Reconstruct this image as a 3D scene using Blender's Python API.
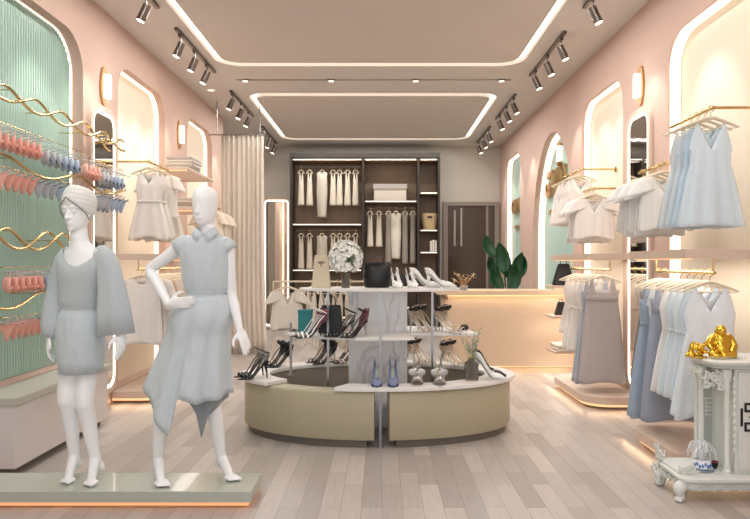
import bpy, bmesh, math, random
from math import sin, cos, pi, radians, sqrt
from mathutils import Vector, Matrix, noise
from mathutils.geometry import tessellate_polygon
random.seed(7)
for o in list(bpy.data.objects): bpy.data.objects.remove(o)
S = bpy.context.scene
COL = S.collection
F, CX, CY, H = 650.0, 382.0, 263.0, 1.4
WL, WR, CEIL, BACK = -2.69, 2.49, 3.85, 13.7

# ------------------------------------------------------------------ camera, world, lights, exposure
cam = bpy.data.cameras.new('camera'); co = bpy.data.objects.new('camera', cam); COL.objects.link(co)
co.location = (0, 0, H); co.rotation_euler = (pi/2, 0, 0)
cam.sensor_width = 36; cam.lens = F/750*36; cam.shift_x = -7/750; cam.shift_y = 3.5/750; cam.clip_start = .05
S.camera = co
w = bpy.data.worlds.new('world'); S.world = w; w.use_nodes = True
w.node_tree.nodes['Background'].inputs[0].default_value = (.93, .97, 1, 1)
w.node_tree.nodes['Background'].inputs[1].default_value = 1.5
S.view_settings.view_transform = 'Standard'; S.view_settings.look = 'None'; S.view_settings.gamma = 1
S.view_settings.exposure = 0.0
WARM, SOFT = (1, .93, .86), (1, .985, .965)
def lamp(name, kind, loc, energy, color=SOFT, size=(1, 1), rot=(0, 0, 0), spot=60, blend=.6, rad=.04):
    l = bpy.data.lights.new(name, kind); l.energy = energy; l.color = color
    o = bpy.data.objects.new(name, l); COL.objects.link(o); o.location = loc; o.rotation_euler = rot
    if kind == 'AREA': l.shape = 'RECTANGLE'; l.size, l.size_y = size
    elif kind == 'SPOT': l.spot_size = radians(spot); l.spot_blend = blend; l.shadow_soft_size = rad
    else: l.shadow_soft_size = rad
    return o
# the ceiling's recessed LED rings, long thin area lamps in the slots
RINGS = [(-1.975, 1.68, 1.6, 8.02), (-1.92, 1.66, 9.45, 12.84)]
for (xa, xb, ya, yb) in RINGS:
    L = yb-ya
    for x in (xa, xb): lamp('ring_lamp', 'AREA', (x, (ya+yb)/2, 3.83), 9*L, SOFT, (.06, L-.5))
    for y in (ya, yb): lamp('ring_lamp', 'AREA', ((xa+xb)/2, y, 3.83), 9*(xb-xa), SOFT, (xb-xa-.5, .06))

# ------------------------------------------------------------------ materials
def lin(h):
    c = [int(h[i:i+2], 16)/255 for i in (1, 3, 5)]
    return [v/12.92 if v <= .04045 else ((v+.055)/1.055)**2.4 for v in c]
MC = {}
def mat(name, h, rough=.6, metal=0, emit=0, noise_amt=0, scale=8, bump=0, bscale=60, trans=0, ior=1.45, sheen=0, coat=0, stretch=(1, 1, 1), bdist=.01):
    if name in MC: return MC[name]
    m = bpy.data.materials.new(name); m.use_nodes = True; nt = m.node_tree; b = nt.nodes['Principled BSDF']
    c = lin(h)
    b.inputs['Base Color'].default_value = (*c, 1); b.inputs['Roughness'].default_value = rough; b.inputs['Metallic'].default_value = metal
    b.inputs['Transmission Weight'].default_value = trans; b.inputs['IOR'].default_value = ior
    b.inputs['Sheen Weight'].default_value = sheen; b.inputs['Coat Weight'].default_value = coat
    if emit: b.inputs['Emission Color'].default_value = (*c, 1); b.inputs['Emission Strength'].default_value = emit
    if noise_amt or bump:
        tc = nt.nodes.new('ShaderNodeTexCoord'); mp = nt.nodes.new('ShaderNodeMapping'); nt.links.new(tc.outputs['Object'], mp.inputs[0])
        mp.inputs['Scale'].default_value = stretch
    if noise_amt:
        n = nt.nodes.new('ShaderNodeTexNoise'); n.inputs['Scale'].default_value = scale; n.inputs['Detail'].default_value = 5
        nt.links.new(mp.outputs[0], n.inputs['Vector'])
        r = nt.nodes.new('ShaderNodeMapRange'); r.inputs['To Min'].default_value = 1-noise_amt; r.inputs['To Max'].default_value = 1+noise_amt
        nt.links.new(n.outputs[0], r.inputs[0])
        v = nt.nodes.new('ShaderNodeVectorMath'); v.operation = 'SCALE'; v.inputs[0].default_value = c
        nt.links.new(r.outputs[0], v.inputs['Scale']); nt.links.new(v.outputs[0], b.inputs['Base Color'])
    if bump:
        n2 = nt.nodes.new('ShaderNodeTexNoise'); n2.inputs['Scale'].default_value = bscale; n2.inputs['Detail'].default_value = 3
        nt.links.new(mp.outputs[0], n2.inputs['Vector'])
        bp = nt.nodes.new('ShaderNodeBump'); bp.inputs['Strength'].default_value = bump; bp.inputs['Distance'].default_value = bdist
        nt.links.new(n2.outputs[0], bp.inputs['Height']); nt.links.new(bp.outputs[0], b.inputs['Normal'])
    MC[name] = m; return m
M_pink = mat('pink_plaster', '#cdb0a2', .8, noise_amt=.06, scale=1.6, bump=.15, bscale=40)
M_ceil = mat('taupe_ceiling_paint', '#d3cbc5', .85, noise_amt=.02, scale=2)
M_panel = mat('raised_ceiling_panel', '#d0c6bf', .85, noise_amt=.02, scale=2)
M_backw = mat('warm_grey_wall_paint', '#c9c0b5', .8, noise_amt=.03, scale=2)
M_cream = mat('cream_niche_plaster', '#ecdeca', .75, noise_amt=.02, scale=3)
M_led = mat('led_diffuser', '#fff2e2', .5, emit=1.15)
M_ledw = mat('led_warm_diffuser', '#ffc993', .5, emit=1.0)
M_ledm = mat('led_mirror_diffuser', '#fff6ea', .5, emit=1.6)
M_gold = mat('brushed_gold', '#d9bd86', .24, 1, noise_amt=.08, scale=30)
M_brass = mat('satin_brass', '#c9a070', .35, 1, noise_amt=.06, scale=20)
M_chrome = mat('satin_steel', '#9c9998', .25, 1, noise_amt=.05, scale=20)
M_bronze = mat('gunmetal_bronze', '#6e655f', .3, .9, noise_amt=.08, scale=20)
M_mirror = mat('silvered_mirror', '#e8e4de', .03, 1)
M_teal = mat('teal_paint', '#abc4ba', .6, noise_amt=.03, scale=3)
M_flute = mat('green_fluted_glass', '#a2bfb2', .22, coat=.4, noise_amt=.04, scale=3)
M_bench = mat('pale_bench_lacquer', '#d8d0cd', .5, noise_amt=.03, scale=3)
M_benchtop = mat('benchtop_reflection_tone', '#b9b5a9', .4, noise_amt=.05, scale=5)  # green reflection on the bench top is put into this colour
M_leather = mat('olive_beige_leather', '#b5ac92', .42, noise_amt=.05, scale=6, bump=.25, bscale=120)
M_kick = mat('taupe_plinth', '#6d665e', .5, noise_amt=.04)
M_well = mat('taupe_lining', '#8f857b', .7, noise_amt=.05)
M_white = mat('white_satin_lacquer', '#ece9e6', .35, noise_amt=.015, scale=4)
M_curt = mat('beige_curtain_cloth', '#d9cec1', .85, sheen=.3, noise_amt=.04, scale=14, bump=.2, bscale=200)
M_cab = mat('grey_cabinet_lacquer', '#cfc5b8', .5, noise_amt=.03)
M_dwood = mat('dark_walnut_panel', '#7a6450', .5, noise_amt=.15, scale=5, stretch=(6, 6, .8))
M_dark = mat('charcoal_back_panel', '#38312b', .5, noise_amt=.08)
M_tan = mat('tan_counter_laminate', '#d2b99f', .5, noise_amt=.04, scale=6, stretch=(1, 1, 4))
M_tantop = mat('light_oak_top', '#dcc3a4', .45, noise_amt=.08, scale=6, stretch=(1, 8, 8))
M_rack = mat('rose_beige_laminate', '#d6bfae', .5, noise_amt=.03)
M_plat = mat('grey_green_glass_top', '#b3b9ad', .16, noise_amt=.03, scale=4, coat=.5)
M_mann = mat('white_mannequin_gloss', '#f3f5f6', .38, coat=.15, noise_amt=.01)
M_cloth = mat('pale_blue_grey_cloth', '#c3ced3', .85, sheen=.3, noise_amt=.03, scale=30, bump=1.0, bscale=9, stretch=(1, 1, .4), bdist=.035)
M_knit = mat('pale_blue_grey_knit', '#c0cace', .9, sheen=.3, noise_amt=.08, scale=220, bump=.6, bscale=260)
M_doorg = mat('dark_brown_glass', '#4b3c34', .12, noise_amt=.05)
M_doorf = mat('taupe_door_frame', '#8d8075', .45, noise_amt=.03)
M_leaf = mat('deep_green_leaf', '#17482a', .35, noise_amt=.25, scale=9)
M_stem = mat('pale_green_stem', '#7f9a62', .6, noise_amt=.1)
M_petal = mat('white_petal', '#f4f3ec', .6, noise_amt=.04, scale=40)
M_glass = mat('clear_glass', '#f2f5f5', .05, trans=.9, noise_amt=.01)
M_smoke = mat('smoked_glass', '#9c9690', .08, trans=.75, noise_amt=.02)
M_acr = mat('clear_acrylic', '#e8ecec', .15, trans=.6, noise_amt=.01)
M_blk = mat('black_leather', '#1c1b1d', .35, noise_amt=.1, bump=.2, bscale=90)
M_silver = mat('silver_glitter_leather', '#b9b6b0', .3, .7, noise_amt=.2, scale=120)
M_shoew = mat('white_patent', '#eeece8', .25, coat=.4, noise_amt=.01)
M_burg = mat('burgundy_velvet', '#74394a', .6, sheen=.4, noise_amt=.1)
M_blue = mat('slate_blue_suede', '#7d86a8', .75, noise_amt=.08)
M_navy = mat('navy_suede', '#2c3a63', .7, noise_amt=.08)
M_nude = mat('nude_leather', '#cdb9a4', .5, noise_amt=.05)
M_sage = mat('sage_leather', '#a9b6a0', .5, noise_amt=.05)
M_ivory = mat('carved_ivory_paint', '#dfe2dc', .45, noise_amt=.04, scale=12, bump=.2, bscale=60)
M_goldp = mat('polished_gold', '#e8c24a', .18, 1, noise_amt=.1, scale=40, bump=.5, bscale=35)
M_porc = mat('white_porcelain', '#eef1f4', .15, coat=.5, noise_amt=.01)
M_pblue = mat('blue_glaze', '#5f86b8', .2, noise_amt=.1, scale=40)
M_hang = mat('cream_hanger_wood', '#dccfb8', .5, noise_amt=.08, scale=20)
M_bag = mat('beige_card', '#d3c4aa', .7, noise_amt=.04)
M_tealb = mat('teal_card', '#2f7f84', .6, noise_amt=.04)
M_wicker = mat('tan_wicker', '#c9ae84', .7, noise_amt=.2, scale=60, bump=.5, bscale=90)
def marble():
    m = bpy.data.materials.new('grey_veined_marble'); m.use_nodes = True; nt = m.node_tree; b = nt.nodes['Principled BSDF']
    tc = nt.nodes.new('ShaderNodeTexCoord'); mp = nt.nodes.new('ShaderNodeMapping'); mp.inputs['Scale'].default_value = (2.4, 2.4, .6); mp.inputs['Rotation'].default_value = (0, .25, 0)
    wv = nt.nodes.new('ShaderNodeTexNoise'); wv.inputs['Scale'].default_value = 2.6; wv.inputs['Detail'].default_value = 8; wv.inputs['Distortion'].default_value = 1.2
    cr = nt.nodes.new('ShaderNodeValToRGB'); e = cr.color_ramp.elements
    e[0].position = .47; e[0].color = (.9, .9, .92, 1); e[1].position = .53; e[1].color = (.92, .92, .93, 1)
    k = e.new(.5); k.color = (.66, .66, .69, 1)
    nt.links.new(tc.outputs['Object'], mp.inputs[0]); nt.links.new(mp.outputs[0], wv.inputs['Vector']); nt.links.new(wv.outputs[0], cr.inputs[0]); nt.links.new(cr.outputs[0], b.inputs['Base Color'])
    b.inputs['Roughness'].default_value = .2
    return m
M_marble = marble()
def planks():
    m = bpy.data.materials.new('grey_oak_planks'); m.use_nodes = True; nt = m.node_tree; b = nt.nodes['Principled BSDF']; N = nt.nodes.new; Lk = nt.links.new
    tc = N('ShaderNodeTexCoord'); sp = N('ShaderNodeSeparateXYZ'); cb = N('ShaderNodeCombineXYZ')
    Lk(tc.outputs['Object'], sp.inputs[0]); Lk(sp.outputs['Y'], cb.inputs['X']); Lk(sp.outputs['X'], cb.inputs['Y'])
    bt = N('ShaderNodeTexBrick'); bt.offset = .37; bt.inputs['Scale'].default_value = 1; bt.inputs['Brick Width'].default_value = .62; bt.inputs['Row Height'].default_value = .118
    bt.inputs['Mortar Size'].default_value = .0015; bt.inputs['Mortar Smooth'].default_value = .2
    bt.inputs['Color1'].default_value = (*lin('#c1b8b1'), 1); bt.inputs['Color2'].default_value = (*lin('#a39a94'), 1); bt.inputs['Mortar'].default_value = (*lin('#857970'), 1)
    Lk(cb.outputs[0], bt.inputs['Vector'])
    mp = N('ShaderNodeMapping'); mp.inputs['Scale'].default_value = (40, 2.2, 1); Lk(tc.outputs['Object'], mp.inputs[0])
    n = N('ShaderNodeTexNoise'); n.inputs['Scale'].default_value = 1.6; n.inputs['Detail'].default_value = 6; n.inputs['Distortion'].default_value = .6; Lk(mp.outputs[0], n.inputs['Vector'])
    r = N('ShaderNodeMapRange'); r.inputs['To Min'].default_value = .84; r.inputs['To Max'].default_value = 1.14; Lk(n.outputs[0], r.inputs[0])
    v = N('ShaderNodeVectorMath'); v.operation = 'SCALE'; Lk(bt.outputs[0], v.inputs[0]); Lk(r.outputs[0], v.inputs['Scale']); Lk(v.outputs[0], b.inputs['Base Color'])
    b.inputs['Roughness'].default_value = .38
    return m
M_floor = planks()
def cloth(h):
    return mat('cloth_'+h[1:], h, .85, sheen=.25, noise_amt=.05, scale=25, bump=.25, bscale=110)

# ------------------------------------------------------------------ mesh helpers
def W(px, py, y): return Vector(((px-CX)*y/F, y, H-(py-CY)*y/F))
class MB:
    def __init__(s): s.v = []; s.f = []; s.mi = []
    def add(s, vs, fs, mi=0):
        k = len(s.v); s.v += [tuple(a) for a in vs]; s.f += [[i+k for i in f] for f in fs]; s.mi += [mi]*len(fs); return s
    def box(s, x0, x1, y0, y1, z0, z1, bev=0):
        if bev:
            b = bmesh.new(); bmesh.ops.create_cube(b, size=1)
            for q in b.verts: q.co = Vector(((x0+x1)/2+q.co.x*(x1-x0), (y0+y1)/2+q.co.y*(y1-y0), (z0+z1)/2+q.co.z*(z1-z0)))
            bmesh.ops.bevel(b, geom=b.edges[:], offset=bev, segments=2, affect='EDGES', profile=.5)
            b.verts.index_update(); s.add([q.co for q in b.verts], [[q.index for q in f.verts] for f in b.faces]); b.free(); return s
        vs = [(x, y, z) for z in (z0, z1) for y in (y0, y1) for x in (x0, x1)]
        return s.add(vs, [(0, 2, 3, 1), (4, 5, 7, 6), (0, 1, 5, 4), (2, 6, 7, 3), (0, 4, 6, 2), (1, 3, 7, 5)])
    def loft(s, rings, cap=True, closed=True):
        n = len(rings[0]); vs = [p for r in rings for p in r]; fs = []
        for i in range(len(rings)-1):
            for j in range(n if closed else n-1):
                a = i*n+j; b = i*n+(j+1) % n; fs.append((a, b, b+n, a+n))
        if cap: fs.append(list(range(n))[::-1]); fs.append([len(vs)-n+j for j in range(n)])
        return s.add(vs, fs)
    def tube(s, pts, r, n=8, cap=True, flat=1, closed=False):
        pts = [Vector(p) for p in pts]; m = len(pts)
        rs = r if isinstance(r, (list, tuple)) else [r]*m
        t0 = (pts[1]-pts[0]).normalized(); up = Vector((0, 0, 1)) if abs(t0.z) < .9 else Vector((0, 1, 0))
        u = t0.cross(up).normalized(); rings = []
        for i, p in enumerate(pts):
            if closed: t = pts[(i+1) % m]-pts[i-1]
            else: t = pts[min(i+1, m-1)]-pts[max(i-1, 0)]
            if t.length < 1e-9: t = t0
            t = t.normalized(); u = (u-t*u.dot(t)).normalized(); v = t.cross(u)
            rings.append([p+u*cos(2*pi*k/n)*rs[i]+v*sin(2*pi*k/n)*rs[i]*flat for k in range(n)])
        if closed: rings.append(rings[0]); return s.loft(rings, False)
        return s.loft(rings, cap)
    def limb(s, pts, rs, n=14, sub=4):          # smooth tapering limb with round ends
        P = [Vector(p) for p in pts]; out = []; ro = []
        for i in range(len(P)-1):
            a = P[max(i-1, 0)]; b = P[i]; c = P[i+1]; d = P[min(i+2, len(P)-1)]
            for k in range(sub):
                t = k/sub
                out.append(.5*((2*b)+(c-a)*t+(2*a-5*b+4*c-d)*t*t+(3*b-a-3*c+d)*t**3)); ro.append(rs[i]*(1-t)+rs[i+1]*t)
        out.append(P[-1]); ro.append(rs[-1])
        d0 = (out[0]-out[1]).normalized(); d1 = (out[-1]-out[-2]).normalized()
        pre = [out[0]+d0*ro[0]*q for q in (.98, .7, .35)]; pr = [ro[0]*q for q in (.2, .71, .93)]
        post = [out[-1]+d1*ro[-1]*q for q in (.35, .7, .98)]; por = [ro[-1]*q for q in (.93, .71, .2)]
        return s.tube(pre+out+post, pr+ro+por, n)
    def ell(s, c, r, n=14, rot=None):
        c = Vector(c); rings = []
        for i in range(1, n):
            th = pi*i/n
            ring = [Vector((r[0]*sin(th)*cos(2*pi*k/n), r[1]*sin(th)*sin(2*pi*k/n), -r[2]*cos(th))) for k in range(n)]
            if rot: ring = [rot @ q for q in ring]
            rings.append([c+q for q in ring])
        return s.loft(rings)
    def lathe(s, prof, c=(0, 0, 0), n=20, cap=True):
        c = Vector(c)
        return s.loft([[c+Vector((r*cos(2*pi*k/n), r*sin(2*pi*k/n), z)) for k in range(n)] for r, z in prof], cap)
    def cyl(s, a, b, r, n=12): return s.tube([a, b], r, n)
    def prism(s, outline, d):               # outline: 3-D points of a planar loop; d: extrusion vector
        n = len(outline); A = [Vector(p) for p in outline]; B = [p+Vector(d) for p in A]
        tri = tessellate_polygon([A])
        s.add(A+B, [list(t) for t in tri]+[[i+n for i in t][::-1] for t in tri]+[(i, (i+1) % n, (i+1) % n+n, i+n) for i in range(n)])
        return s
    def xf(s, M): s.v = [tuple(M @ Vector(p)) for p in s.v]; return s
def obj(name, mb, m, parent=None, smooth=False, off=None, kind=None, mods=()):
    me = bpy.data.meshes.new(name)
    vs = mb.v if off is None else [(a-off[0], b-off[1], c-off[2]) for a, b, c in mb.v]
    me.from_pydata(vs, [], mb.f); ms = m if isinstance(m, (list, tuple)) else [m]
    for q in ms: me.materials.append(q)
    if any(mb.mi): me.polygons.foreach_set('material_index', mb.mi)
    b = bmesh.new(); b.from_mesh(me); bmesh.ops.recalc_face_normals(b, faces=b.faces[:]); b.to_mesh(me); b.free()
    if smooth:
        me.polygons.foreach_set('use_smooth', [True]*len(me.polygons))
        if smooth != 'all': me.set_sharp_from_angle(angle=radians(smooth if smooth > 1 else 40))
    o = bpy.data.objects.new(name, me); COL.objects.link(o)
    if parent: o.parent = parent
    if kind: o['kind'] = kind
    for k, kw in mods:
        md = o.modifiers.new(k.lower(), k)
        for a, v in kw.items(): setattr(md, a, v)
    return o
def struct(name, mb, m, parent=None, **k): return obj(name, mb, m, parent, kind=None if parent else 'structure', **k)
LBL = {}
def tag(o, label, cat, group=None):
    o['label'] = label; o['category'] = cat
    if group: o['group'] = group
    return o
def thing(name, label, cat, loc=(0, 0, 0), rz=0, group=None):
    o = bpy.data.objects.new(name, None); COL.objects.link(o); o.location = loc; o.rotation_euler = (0, 0, rz); o.empty_display_size = .1
    return tag(o, label, cat, group)
def dup(root, loc, rz=0, label=None, group=None, scale=None, mats=None):
    r = root.copy(); COL.objects.link(r); r.location = loc; r.rotation_euler = (0, 0, rz)
    if label: r['label'] = label
    if group: r['group'] = group
    if scale: r.scale = scale
    for ch in list(root.children):
        c = ch.copy(); COL.objects.link(c); c.parent = r
        for g in ch.children: d = g.copy(); COL.objects.link(d); d.parent = c
    return r
SOL = lambda t: ('SOLIDIFY', dict(thickness=t, offset=0))
ORD = ['first', 'second', 'third', 'fourth', 'fifth', 'sixth', 'seventh', 'eighth', 'ninth', 'tenth', 'eleventh', 'twelfth']

# ------------------------------------------------------------------ the setting
def rrect(y0, y1, z0, z1, r, rb=0, n=8):     # rounded top corners, loop of (y,z)
    p = []
    for cy, cz, a0, rr in ((y1-rb, z0+rb, -90, rb), (y1-r, z1-r, 0, r), (y0+r, z1-r, 90, r), (y0+rb, z0+rb, 180, rb)):
        if rr == 0: p.append((cy, cz)); continue
        for k in range(n+1):
            a = radians(a0+90*k/n); p.append((cy+rr*cos(a), cz+rr*sin(a)))
    return p
def arch(y0, y1, z0, z1, n=20):
    c = (y0+y1)/2; a = (y1-y0)/2; hz = 1.55
    return [(y1, z0)]+[(c+a*cos(pi*k/n), z1-hz+hz*sin(pi*k/n)) for k in range(n+1)]+[(y0, z0)]
def side_wall(name, X, s, niches):
    """s=-1 left wall (recess towards -x), +1 right wall"""
    outer = [(-1.2, 0), (BACK if s > 0 else 11.0, 0), (BACK if s > 0 else 11.0, CEIL), (-1.2, CEIL)]
    mb = MB(); loops = [[Vector((X, y, z)) for y, z in outer]]+[[Vector((X, y, z)) for y, z in n['loop']] for n in niches]
    flat = [p for l in loops for p in l]
    mb.add(flat, [list(t) for t in tessellate_polygon(loops)])
    for n in niches:
        L = n['loop']; d = n['d']; k = len(L)
        vs = [(X, y, z) for y, z in L]+[(X+s*d, y, z) for y, z in L]
        mb.add(vs, [(i, (i+1) % k, (i+1) % k+k, i+k) for i in range(k)])
    wall = struct(name, mb, M_pink)
    for n in niches:
        L = n['loop']; d = n['d']; k = len(L)
        q = MB(); A = [Vector((X+s*d, y, z)) for y, z in L]; q.add(A, [list(t) for t in tessellate_polygon([A])])
        obj('niche_panel', q, n['m'], wall)
        # led ribbon on the reveal, sides and top only
        lo = MB(); cz = sum(z for y, z in L)/k; cy = (max(y for y, z in L)+min(y for y, z in L))/2
        P = L if n['loop'][0][1] == min(z for y, z in L) else L
        ring = []
        a0, a1 = n['led']
        for off in (.004, .014):
            for xx in (a0, a1):
                row = []
                for y, z in P:
                    dy = cy-y; dz = min(0, (max(z_ for _, z_ in L)-.6)-z); l = sqrt(dy*dy+dz*dz) or 1
                    row.append(Vector((X+s*xx, y+dy/l*off, z+dz/l*off)))
                ring.append(row)
        rr = [[ring[0][i], ring[1][i], ring[3][i], ring[2][i]] for i in range(k)]
        lo.loft(rr); obj('led_strip', lo, n.get('lm', M_led), wall)
    return wall
NL = [dict(loop=rrect(3.1, 5.85, .53, 3.42, .33), d=.13, m=M_teal, led=(.098, .126)),
      dict(loop=rrect(6.62, 8.06, .14, 3.445, .28), d=.13, m=M_cream, led=(.08, .125)),
      dict(loop=rrect(8.97, 10.29, .14, 3.445, .28), d=.13, m=M_cream, led=(.08, .125))]
NR = [dict(loop=rrect(4.3, 5.66, .14, 3.36, .28), d=.115, m=M_cream, led=(.015, .105)),
      dict(loop=rrect(6.72, 8.09, .14, 3.35, .28), d=.115, m=M_cream, led=(.03, .105)),
      dict(loop=arch(8.45, 10.72, .1, 3.32), d=.2, m=M_teal, led=(.09, .19)),
      dict(loop=rrect(11.73, 13.1, .6, 3.44, .25), d=.15, m=M_teal, led=(.04, .13))]
wall_left = side_wall('wall_left', WL, -1, NL)
wall_right = side_wall('wall_right', WR, 1, NR)
struct('floor', MB().box(-3.8, 3.2, -1.2, BACK+.1, -.1, 0), M_floor)
struct('wall_back', MB().box(-3.8, WR+.1, BACK, BACK+.12, 0, CEIL+.1), M_backw)
struct('wall_left_return', MB().box(-3.7, WL-.001, 10.9, 11.0, 0, CEIL), M_backw)
struct('wall_alcove', MB().box(-3.8, -3.7, 10.9, BACK, 0, CEIL), M_backw)
# ceiling with the two led rings: outer slab, slot, panel
def ring_loop(xa, xb, ya, yb, r, n=6):
    p = []
    for cx, cy, a0 in ((xb-r, ya+r, -90), (xb-r, yb-r, 0), (xa+r, yb-r, 90), (xa+r, ya+r, 180)):
        for k in range(n+1): a = radians(a0+90*k/n); p.append((cx+r*cos(a), cy+r*sin(a)))
    return p
out = [(-3.8, -1.2), (WR+.1, -1.2), (WR+.1, BACK+.1), (-3.8, BACK+.1)]
lo_out = [ring_loop(a-.045, b+.045, c-.07, d+.07, .3) for a, b, c, d in RINGS]
lo_in = [ring_loop(a+.045, b-.045, c+.07, d-.07, .22) for a, b, c, d in RINGS]
SLOT = [(-1.95, 8.66), (1.73, 8.66), (1.73, 8.74), (-1.95, 8.74)]
mb = MB(); lp = [[Vector((x, y, CEIL)) for x, y in l] for l in [out]+lo_out+[SLOT]]
mb.add([p for l in lp for p in l], [list(t) for t in tessellate_polygon(lp)])
for l in lo_out+[SLOT]:
    k = len(l); mb.add([(x, y, CEIL) for x, y in l]+[(x, y, CEIL+.06) for x, y in l], [(i, (i+1) % k, (i+1) % k+k, i+k) for i in range(k)])
ceiling = struct('ceiling', mb, M_ceil)
struct('ceiling_slab', MB().box(-3.8, WR+.1, -1.2, BACK+.1, CEIL+.06, CEIL+.16), M_ceil)
for lo_, li_ in zip(lo_out, lo_in):
    q = MB(); q.prism([Vector((x, y, CEIL-.004)) for x, y in li_], (0, 0, .064)); obj('raised_panel', q, M_panel, ceiling)
    q = MB(); k = len(lo_)
    q.add([(x, y, CEIL+.045) for x, y in lo_]+[(x, y, CEIL+.045) for x, y in li_], [(i, (i+1) % k, (i+1) % k+k, i+k) for i in range(k)])
    obj('led_ring', q, mat('led_ring_diffuser', '#fff4e6', .5, emit=2.2), ceiling)
q = MB().box(-1.94, 1.72, 8.665, 8.735, CEIL+.03, CEIL+.058); obj('slot_lining', q, M_dark, ceiling)
for i, x in enumerate((-1.83, -.68, .45, 1.6)):
    t = thing('slot_spotlight', 'small round spotlight in the ceiling slot, %s from the green niche side' % ORD[i], 'ceiling light', (x, 8.7, CEIL+.03), group='spotlights in the dark ceiling slot')
    obj('housing', MB().lathe([(.05, -.01), (.05, -.04), (.042, -.045), (.042, -.02)], n=16), M_bronze, t, smooth=True)
    obj('lens', MB().lathe([(.04, -.02), (.04, -.05)], n=16), M_led, t)
    lamp('slot_lamp', 'SPOT', (x, 8.7, CEIL-.04), 25, WARM, spot=70)
# back wall fitting mirror, door, fitting room curtain
def rr_xz(x0, x1, z0, z1, r, y, n=8):
    return [Vector((x, y, z)) for x, z in rrect(x0, x1, z0, z1, r, r, n)]
def frame_loop(mb, A, B, d, closed=True):
    n = len(A); d = Vector(d); vs = A+B+[p+d for p in A]+[p+d for p in B]; fs = []
    for i in range(n if closed else n-1):
        j = (i+1) % n; fs += [(i, j, j+n, i+n), (i+2*n, i+3*n, j+3*n, j+2*n), (i, i+2*n, j+2*n, j), (i+n, j+n, j+3*n, i+3*n)]
    if not closed: fs += [(0, n, 3*n, 2*n), (n-1, 3*n-1, 4*n-1, 2*n-1)]
    mb.add(vs, fs)
def led_mirror(label, pf, loc, wd, z0, z1, r, frame=M_rack, fw=.05, lw=.035):
    """pf maps local (u, depth, z) into world axes"""
    t = thing('led_wall_mirror', label, 'mirror', loc)
    def L(ins): return [Vector(pf(u, 0, z)) for u, z in rrect(-wd/2+ins, wd/2-ins, z0+ins, z1-ins, max(r-ins, .02), max(r-ins, .02))]
    dv = Vector(pf(0, 1, 0))
    a, b, c = L(0), L(fw), L(fw+lw)
    q = MB(); frame_loop(q, a, b, dv*.03); obj('frame', q, frame, t)
    q = MB(); frame_loop(q, b, c, dv*.024); obj('led_border', q, M_ledm, t)
    q = MB(); q.prism(c, dv*.02); obj('mirror_glass', q, M_mirror, t)
    return t
led_mirror('tall lit mirror beside the far end of the curtain', lambda u, d, z: (u, -d, z), (-2.22, BACK-.002, 0), .62, .02, 2.78, .14)
led_mirror('tall lit mirror on the green niche wall, end of the lingerie rails', lambda u, d, z: (d, u, z), (WL+.002, 6.24, 0), .60, .13, 2.9, .18)
led_mirror('tall lit mirror on the teal arch wall between two glowing niches', lambda u, d, z: (-d, u, z), (WR-.002, 6.26, 0), .60, .13, 2.88, .18)
dz = BACK
door = struct('door_1', MB().box(1.36, 2.36, dz-.05, dz-.01, .02, 2.60), M_doorg)
q = MB(); q.box(1.28, 1.38, dz-.09, dz, 0, 2.68); q.box(2.36, 2.46, dz-.09, dz, 0, 2.68); q.box(1.38, 2.36, dz-.09, dz, 2.60, 2.68); obj('door_frame', q, M_doorf, door)
obj('door_stile', MB().box(2.18, 2.23, dz-.065, dz-.05, .02, 2.60), M_doorf, door)
for x, z0, z1 in ((1.52, 1.75, 2.5), (1.66, 1.75, 2.55)): obj('reflection_bar', MB().box(x-.02, x+.02, dz-.1, dz-.07, z0, z1), mat('door_reflection_strip', '#a89c92', .4, noise_amt=.03), door)  # pale solid bars stand in for reflections in the dark door glass
for x, z in ((1.52, 1.05), (1.52, .98), (1.52, .91)): obj('door_stud', MB().ell((x, dz-.056, z), (.012, .008, .012), 8), M_chrome, door)
def curtain(x0, x1, y, z0, z1, folds, amp):
    n = folds*10; rows = 14; g = []
    for i in range(rows+1):
        f = i/rows; z = z1+(z0-z1)*f; ring = []
        for k in range(n+1):
            u = k/n; a = amp*(.65+.5*f); ph = 2*pi*folds*u+.5*sin(7*u+2*f)
            ring.append(Vector((x0+(x1-x0)*u+(.06*(u)*f**4)+.012*sin(ph*2), y+a*sin(ph)+.02*noise.noise(Vector((u*9, f*2, 0))), z)))
        g.append(ring)
    return MB().loft(g, False, False)
ct = thing('fitting_room_curtain', 'floor-length beige curtain in soft folds across the fitting room', 'curtain', (-2.15, 9.85, 0))
obj('curtain_panel', curtain(-2.44, -1.8, 9.85, .015, 3.33, 9, .033), M_curt, ct, smooth='all', off=(-2.15, 9.85, 0), mods=[SOL(.004)])
obj('curtain_track', MB().box(-2.62, -1.78, 9.83, 9.87, 3.335, 3.35), M_chrome, ct, off=(-2.15, 9.85, 0))
for x in (-2.5, -1.85): q = MB().cyl((x, 9.85, 3.38), (x, 9.85, CEIL), .008); obj('track_hanger', q, M_chrome, ct, off=(-2.15, 9.85, 0))
t = obj('fitting_room_curtain', curtain(-3.55, -2.62, 12.4, .02, 3.3, 9, .045), M_curt, smooth='all', mods=[SOL(.004)])
tag(t, 'second beige curtain hanging deep inside the fitting room alcove', 'curtain')

# fluted glass panel in the green niche
q = MB(); y = 3.14
while y < 5.82:
    yc = y+.018; zt = 3.42
    for a, b in ((5.85-.33, 1), (3.1+.33, -1)):
        dd = (yc-a)*b
        if dd > 0: zt = 3.42-.33+sqrt(max(.33**2-dd**2, 0))
    q.loft([[Vector((WL-.128+.017*sin(pi*k/6), yc-.0175*cos(pi*k/6), z)) for k in range(7)] for z in (.535, zt-.01)], False, False)
    y += .036
obj('fluted_panel', q, M_flute, wall_left, smooth='all')
tb = mb = MB().box(-2.66, -2.37, 4.2, 5.66, 0, .5)

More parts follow.
